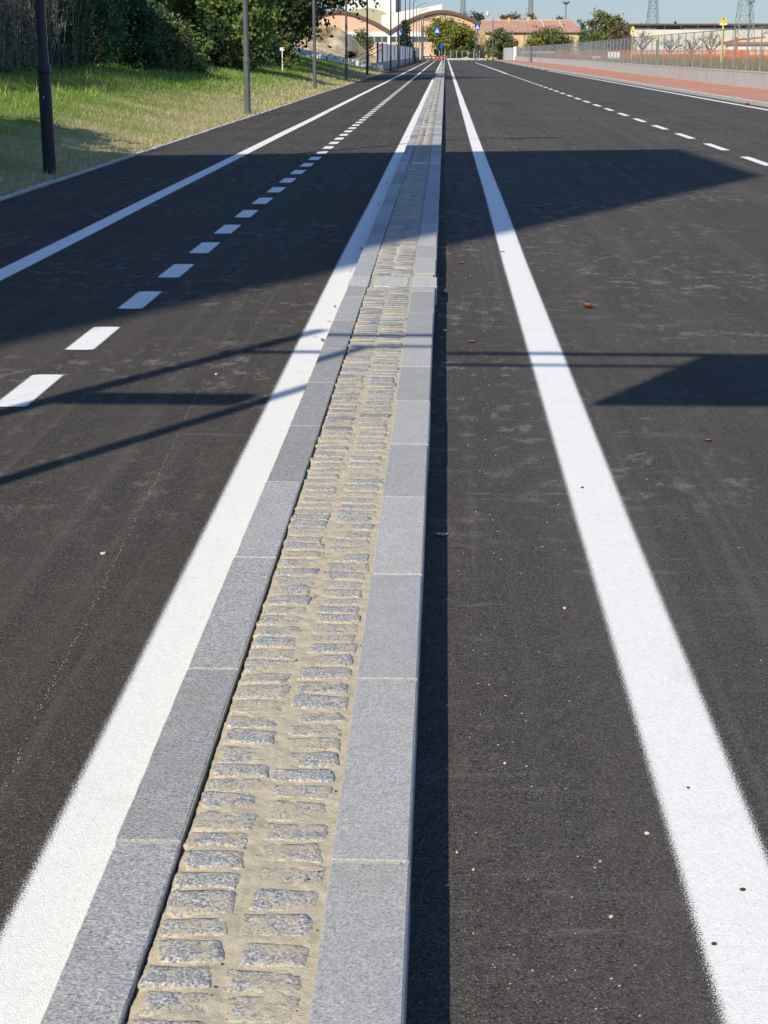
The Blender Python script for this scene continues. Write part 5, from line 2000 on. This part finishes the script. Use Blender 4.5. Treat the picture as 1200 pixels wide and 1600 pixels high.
MB().add([(-4.3, -0.4, 2.41), (6.8, -0.4, 2.41), (6.8, 3.3, 2.41), (-4.3, 3.3, 2.41), (-4.3, -0.4, 2.55), (6.8, -0.4, 2.55), (6.8, 3.3, 2.9), (-4.3, 3.3, 2.9)],
         [(3, 2, 1, 0), (4, 5, 6, 7), (0, 1, 5, 4), (1, 2, 6, 5), (2, 3, 7, 6), (3, 0, 4, 7)]).build('roof', M['rust'], lb)


# bare trees in front of the warehouse
def bare_tree(px, D, ytop, spread, lab, sd):
    random.seed(sd)
    p = at(px, ytop, D)
    zb = 0.8
    r = empty('bare_tree', (p.x, D, zb))
    tag(r, lab, 'tree', 'bare trees in front of the warehouse')
    h = p.z - zb
    m, tw2 = MB(), MB()
    m.tube([(0, 0, -0.2), (0.05, 0, h * 0.25), (0.0, 0, h * 0.4)], [0.22, 0.18, 0.15], 7)

    def br(a, d, L, rr, depth):
        b = a + d * L
        mid_ = a.lerp(b, 0.5) + Vector((random.gauss(0, .05), random.gauss(0, .05), 0.05)) * L
        (m if depth < 2 else tw2).tube([a, mid_, b], [rr, rr * 0.75, rr * 0.45], 5 if depth < 2 else 3, False)
        if depth < 4:
            for _ in range(3 if depth < 3 else 4):
                nd = (d + Vector((random.gauss(0, .55), random.gauss(0, .55), random.gauss(0.08, .35)))).normalized()
                br(a.lerp(b, random.uniform(0.45, 1.0)), nd, L * random.uniform(0.5, 0.75), rr * 0.5, depth + 1)
    for i in range(6):
        an = 2 * math.pi * i / 6 + random.random()
        br(Vector((0, 0, h * random.uniform(0.22, 0.4))), Vector((math.cos(an) * spread, math.sin(an) * spread, 1)).normalized(), h * 0.36, 0.11, 0)
    m.build('trunk', M['bare_twig'], r)
    tw2.build('twigs', M['bare_twig'], r)


bare_tree(1003, 205, 46, 0.9, 'bare brown tree behind the fence, leftmost before the warehouse', 3)
bare_tree(1048, 215, 54, 0.9, 'low bare tree before the warehouse, between the green marker and the forked bare tree', 4)
bare_tree(1081, 190, 52, 1.1, 'forked bare tree before the warehouse with wide open branches', 5)
bare_tree(1112, 205, 47, 0.8, 'reddish bare tree just left of the warning triangle pole', 6)
random.seed(99)
# rusty excavator-like boom frame at the site
bo = empty('drill_rig', at(1150, 80, 210))
bo.location.z = 0.8
tag(bo, 'rust red drilling rig with a low boom behind the netting', 'drilling rig')
o = Vector(bo.location)
p0, p1, p2 = at(1112, 72, 210) - o, at(1150, 62, 210) - o, at(1196, 58, 210) - o
MB().tube([p0, p1, p2], [0.12, 0.16, 0.12], 6).build('boom', M['rust'], bo)
MB().tube([at(1150, 84, 210) - o, at(1150, 58, 210) - o], 0.22, 6).build('mast', M['rust'], bo)
MB().box(-1.2, 1.2, -0.5, 0.9, 0.25, 1.25, 0.08).build('body', M['rust'], bo)
for s in (-0.7, 0.5):
    MB().box(-1.5, 1.5, s, s + 0.35, -0.1, 0.35, 0.12).build('track', M['black'], bo)
for px, yt, w_, lab in ((1055, 31, 8, 'small dark tree peeping over the warehouse roof'), (1180, 34, 8, 'round dark tree top over the right part of the warehouse roof'), (1002, 35, 8, 'reddish tree top over the left end of the warehouse roof')):
    px_tree('background_tree', px, 530, w_, yt, 60, M['lf_conifer' if px > 1010 else 'lf_brown'], lab, 500, 0.3, 0, 0.5, group='tree tops over the warehouse', nclump=20, trunk=0.15)


# ------------------------------------------------------------------ pylons and masts
def pylon(px, D, w0_px, y0_, w1_px, y1_, lab, arms=(), rr=0.09):
    "lattice tower through the two given widths, carried down to the ground and up above the picture"
    p0, p1 = at(px, y0_, D), at(px, y1_, D)
    k = D / F
    s = (w1_px - w0_px) * k / 2 / (p1.z - p0.z)
    h = 46.0
    hw = lambda z: max(0.5, w0_px * k / 2 + (z - p0.z) * s)
    r = empty('lattice_pylon', (p0.x, D, 0), R(8))
    tag(r, lab, 'pylon', 'power line pylons on the skyline')
    m, bnd = MB(), MB()
    for sx, sy in ((-1, -1), (1, -1), (1, 1), (-1, 1)):
        m.tube([(sx * hw(z), sy * hw(z), z) for z in (-0.2, h * 0.35, h * 0.7, h)], rr * 1.35, 4)
    z = 0.0
    while z < h - 1:
        d = max(1.2, hw(z) * 1.55)
        a, b = hw(z), hw(min(h, z + d))
        zb = min(h, z + d)
        for (u, v) in (((-1, -1), (1, -1)), ((1, -1), (1, 1)), ((1, 1), (-1, 1)), ((-1, 1), (-1, -1))):
            bnd.tube([(u[0] * a, u[1] * a, z), (v[0] * b, v[1] * b, zb)], rr * 0.75, 4, False)
            bnd.tube([(v[0] * a, v[1] * a, z), (u[0] * b, u[1] * b, zb)], rr * 0.75, 4, False)
            bnd.tube([(u[0] * b, u[1] * b, zb), (v[0] * b, v[1] * b, zb)], rr * 0.7, 4, False)
        z = zb
    m.build('leg', M['lattice_steel'], r)
    bnd.build('bracing', M['lattice_steel'], r)
    for za in arms:
        for s_ in (-1, 1):
            am = MB()
            t_ = Vector((s_ * 5.0, 0, za))
            for dz in (0, 1.3):
                for sy in (-1, 1):
                    am.tube([(s_ * hw(za), sy * hw(za), za + dz), t_], rr * 0.7, 4, False)
            am.tube([t_, t_ - Vector((0, 0, 1.2))], 0.1, 5)
            am.build('cross_arm', M['lattice_steel'], r)
    return r


pylon(1019.5, 560, 15.5, 38, 10, 0, 'grey green lattice pylon behind the left part of the warehouse', (32, 38), 0.10)
pylon(1163, 430, 22, 38, 16, 0, 'grey green lattice pylon nearest the camera at the right, before the warehouse', (30, 36), 0.075)
pylon(829, 640, 6, 22, 4.5, 0, 'slim lattice pylon behind the farmhouse roof', (22.6, 29), 0.12)
pylon(723.5, 640, 6.5, 18, 5, 0, 'slim lattice pylon behind the falling side of the factory arch', (22.4, 29), 0.12)


def mast(px, ytop, D, lab):
    p = at(px, ytop, D)
    r = empty('floodlight_mast', (p.x, D, 0))
    tag(r, lab, 'mast', 'platform masts on the skyline')
    MB().tube([(0, 0, -0.2), (0, 0, p.z)], [0.34, 0.2], 8).build('shaft', M['fence_steel'], r)
    MB().tube([(0, 0, p.z - 0.5), (0, 0, p.z - 0.1), (0, 0, p.z + 0.1)], [0.4, 1.15, 1.15], 10).build('platform', M['fence_steel'], r)
    for i in range(6):
        a = 2 * math.pi * i / 6
        MB().box(math.cos(a) * 1.15 - 0.2, math.cos(a) * 1.15 + 0.2, math.sin(a) * 1.15 - 0.15, math.sin(a) * 1.15 + 0.15, p.z + 0.11, p.z + 0.5, 0.04).build('floodlight', M['fence_steel'], r)


mast(884.5, 4, 520, 'tall mast with a round platform of lights behind the farmhouse')
mast(1173.5, 2.5, 520, 'pale mast with a round platform of lights beside the right pylon')
# water tower ball and aerials over the farmhouse
wt = empty('water_tank', (at(761.5, 22, 600).x, 600, 0))
tag(wt, 'white oval water tank on a thin stem above the farmhouse ridge', 'water tank')
z = at(761.5, 22, 600).z
MB().tube([(0, 0, 0), (0, 0, z - 0.8)], 0.25, 8).build('stem', M['panel_grey'], wt)
vs, fs = [], []
for i in range(9):
    ph = math.pi * i / 8
    for j in range(14):
        a = 2 * math.pi * j / 14
        vs.append((0.62 * math.sin(ph) * math.cos(a), 0.62 * math.sin(ph) * math.sin(a), z + 0.95 * math.cos(ph)))
for i in range(8):
    for j in range(14):
        q = (j + 1) % 14
        fs.append((i * 14 + j, i * 14 + 14 + j, i * 14 + 14 + q, i * 14 + q))
MB().add(vs, fs).build('tank', M['white_sign'], wt, True)
# far wooded edge closing the horizon
P = []
for i in range(14000):
    u = random.random()
    x = lerp(-420, 520, u)
    D = 760 + 40 * random.random()
    hh = 7 + 5 * mn.noise(Vector((x * 0.03, 2, 0))) + 2.5 * mn.noise(Vector((x * 0.13, 7, 0)))
    P.append((x, D, random.random() ** 0.7 * max(2, hh)))
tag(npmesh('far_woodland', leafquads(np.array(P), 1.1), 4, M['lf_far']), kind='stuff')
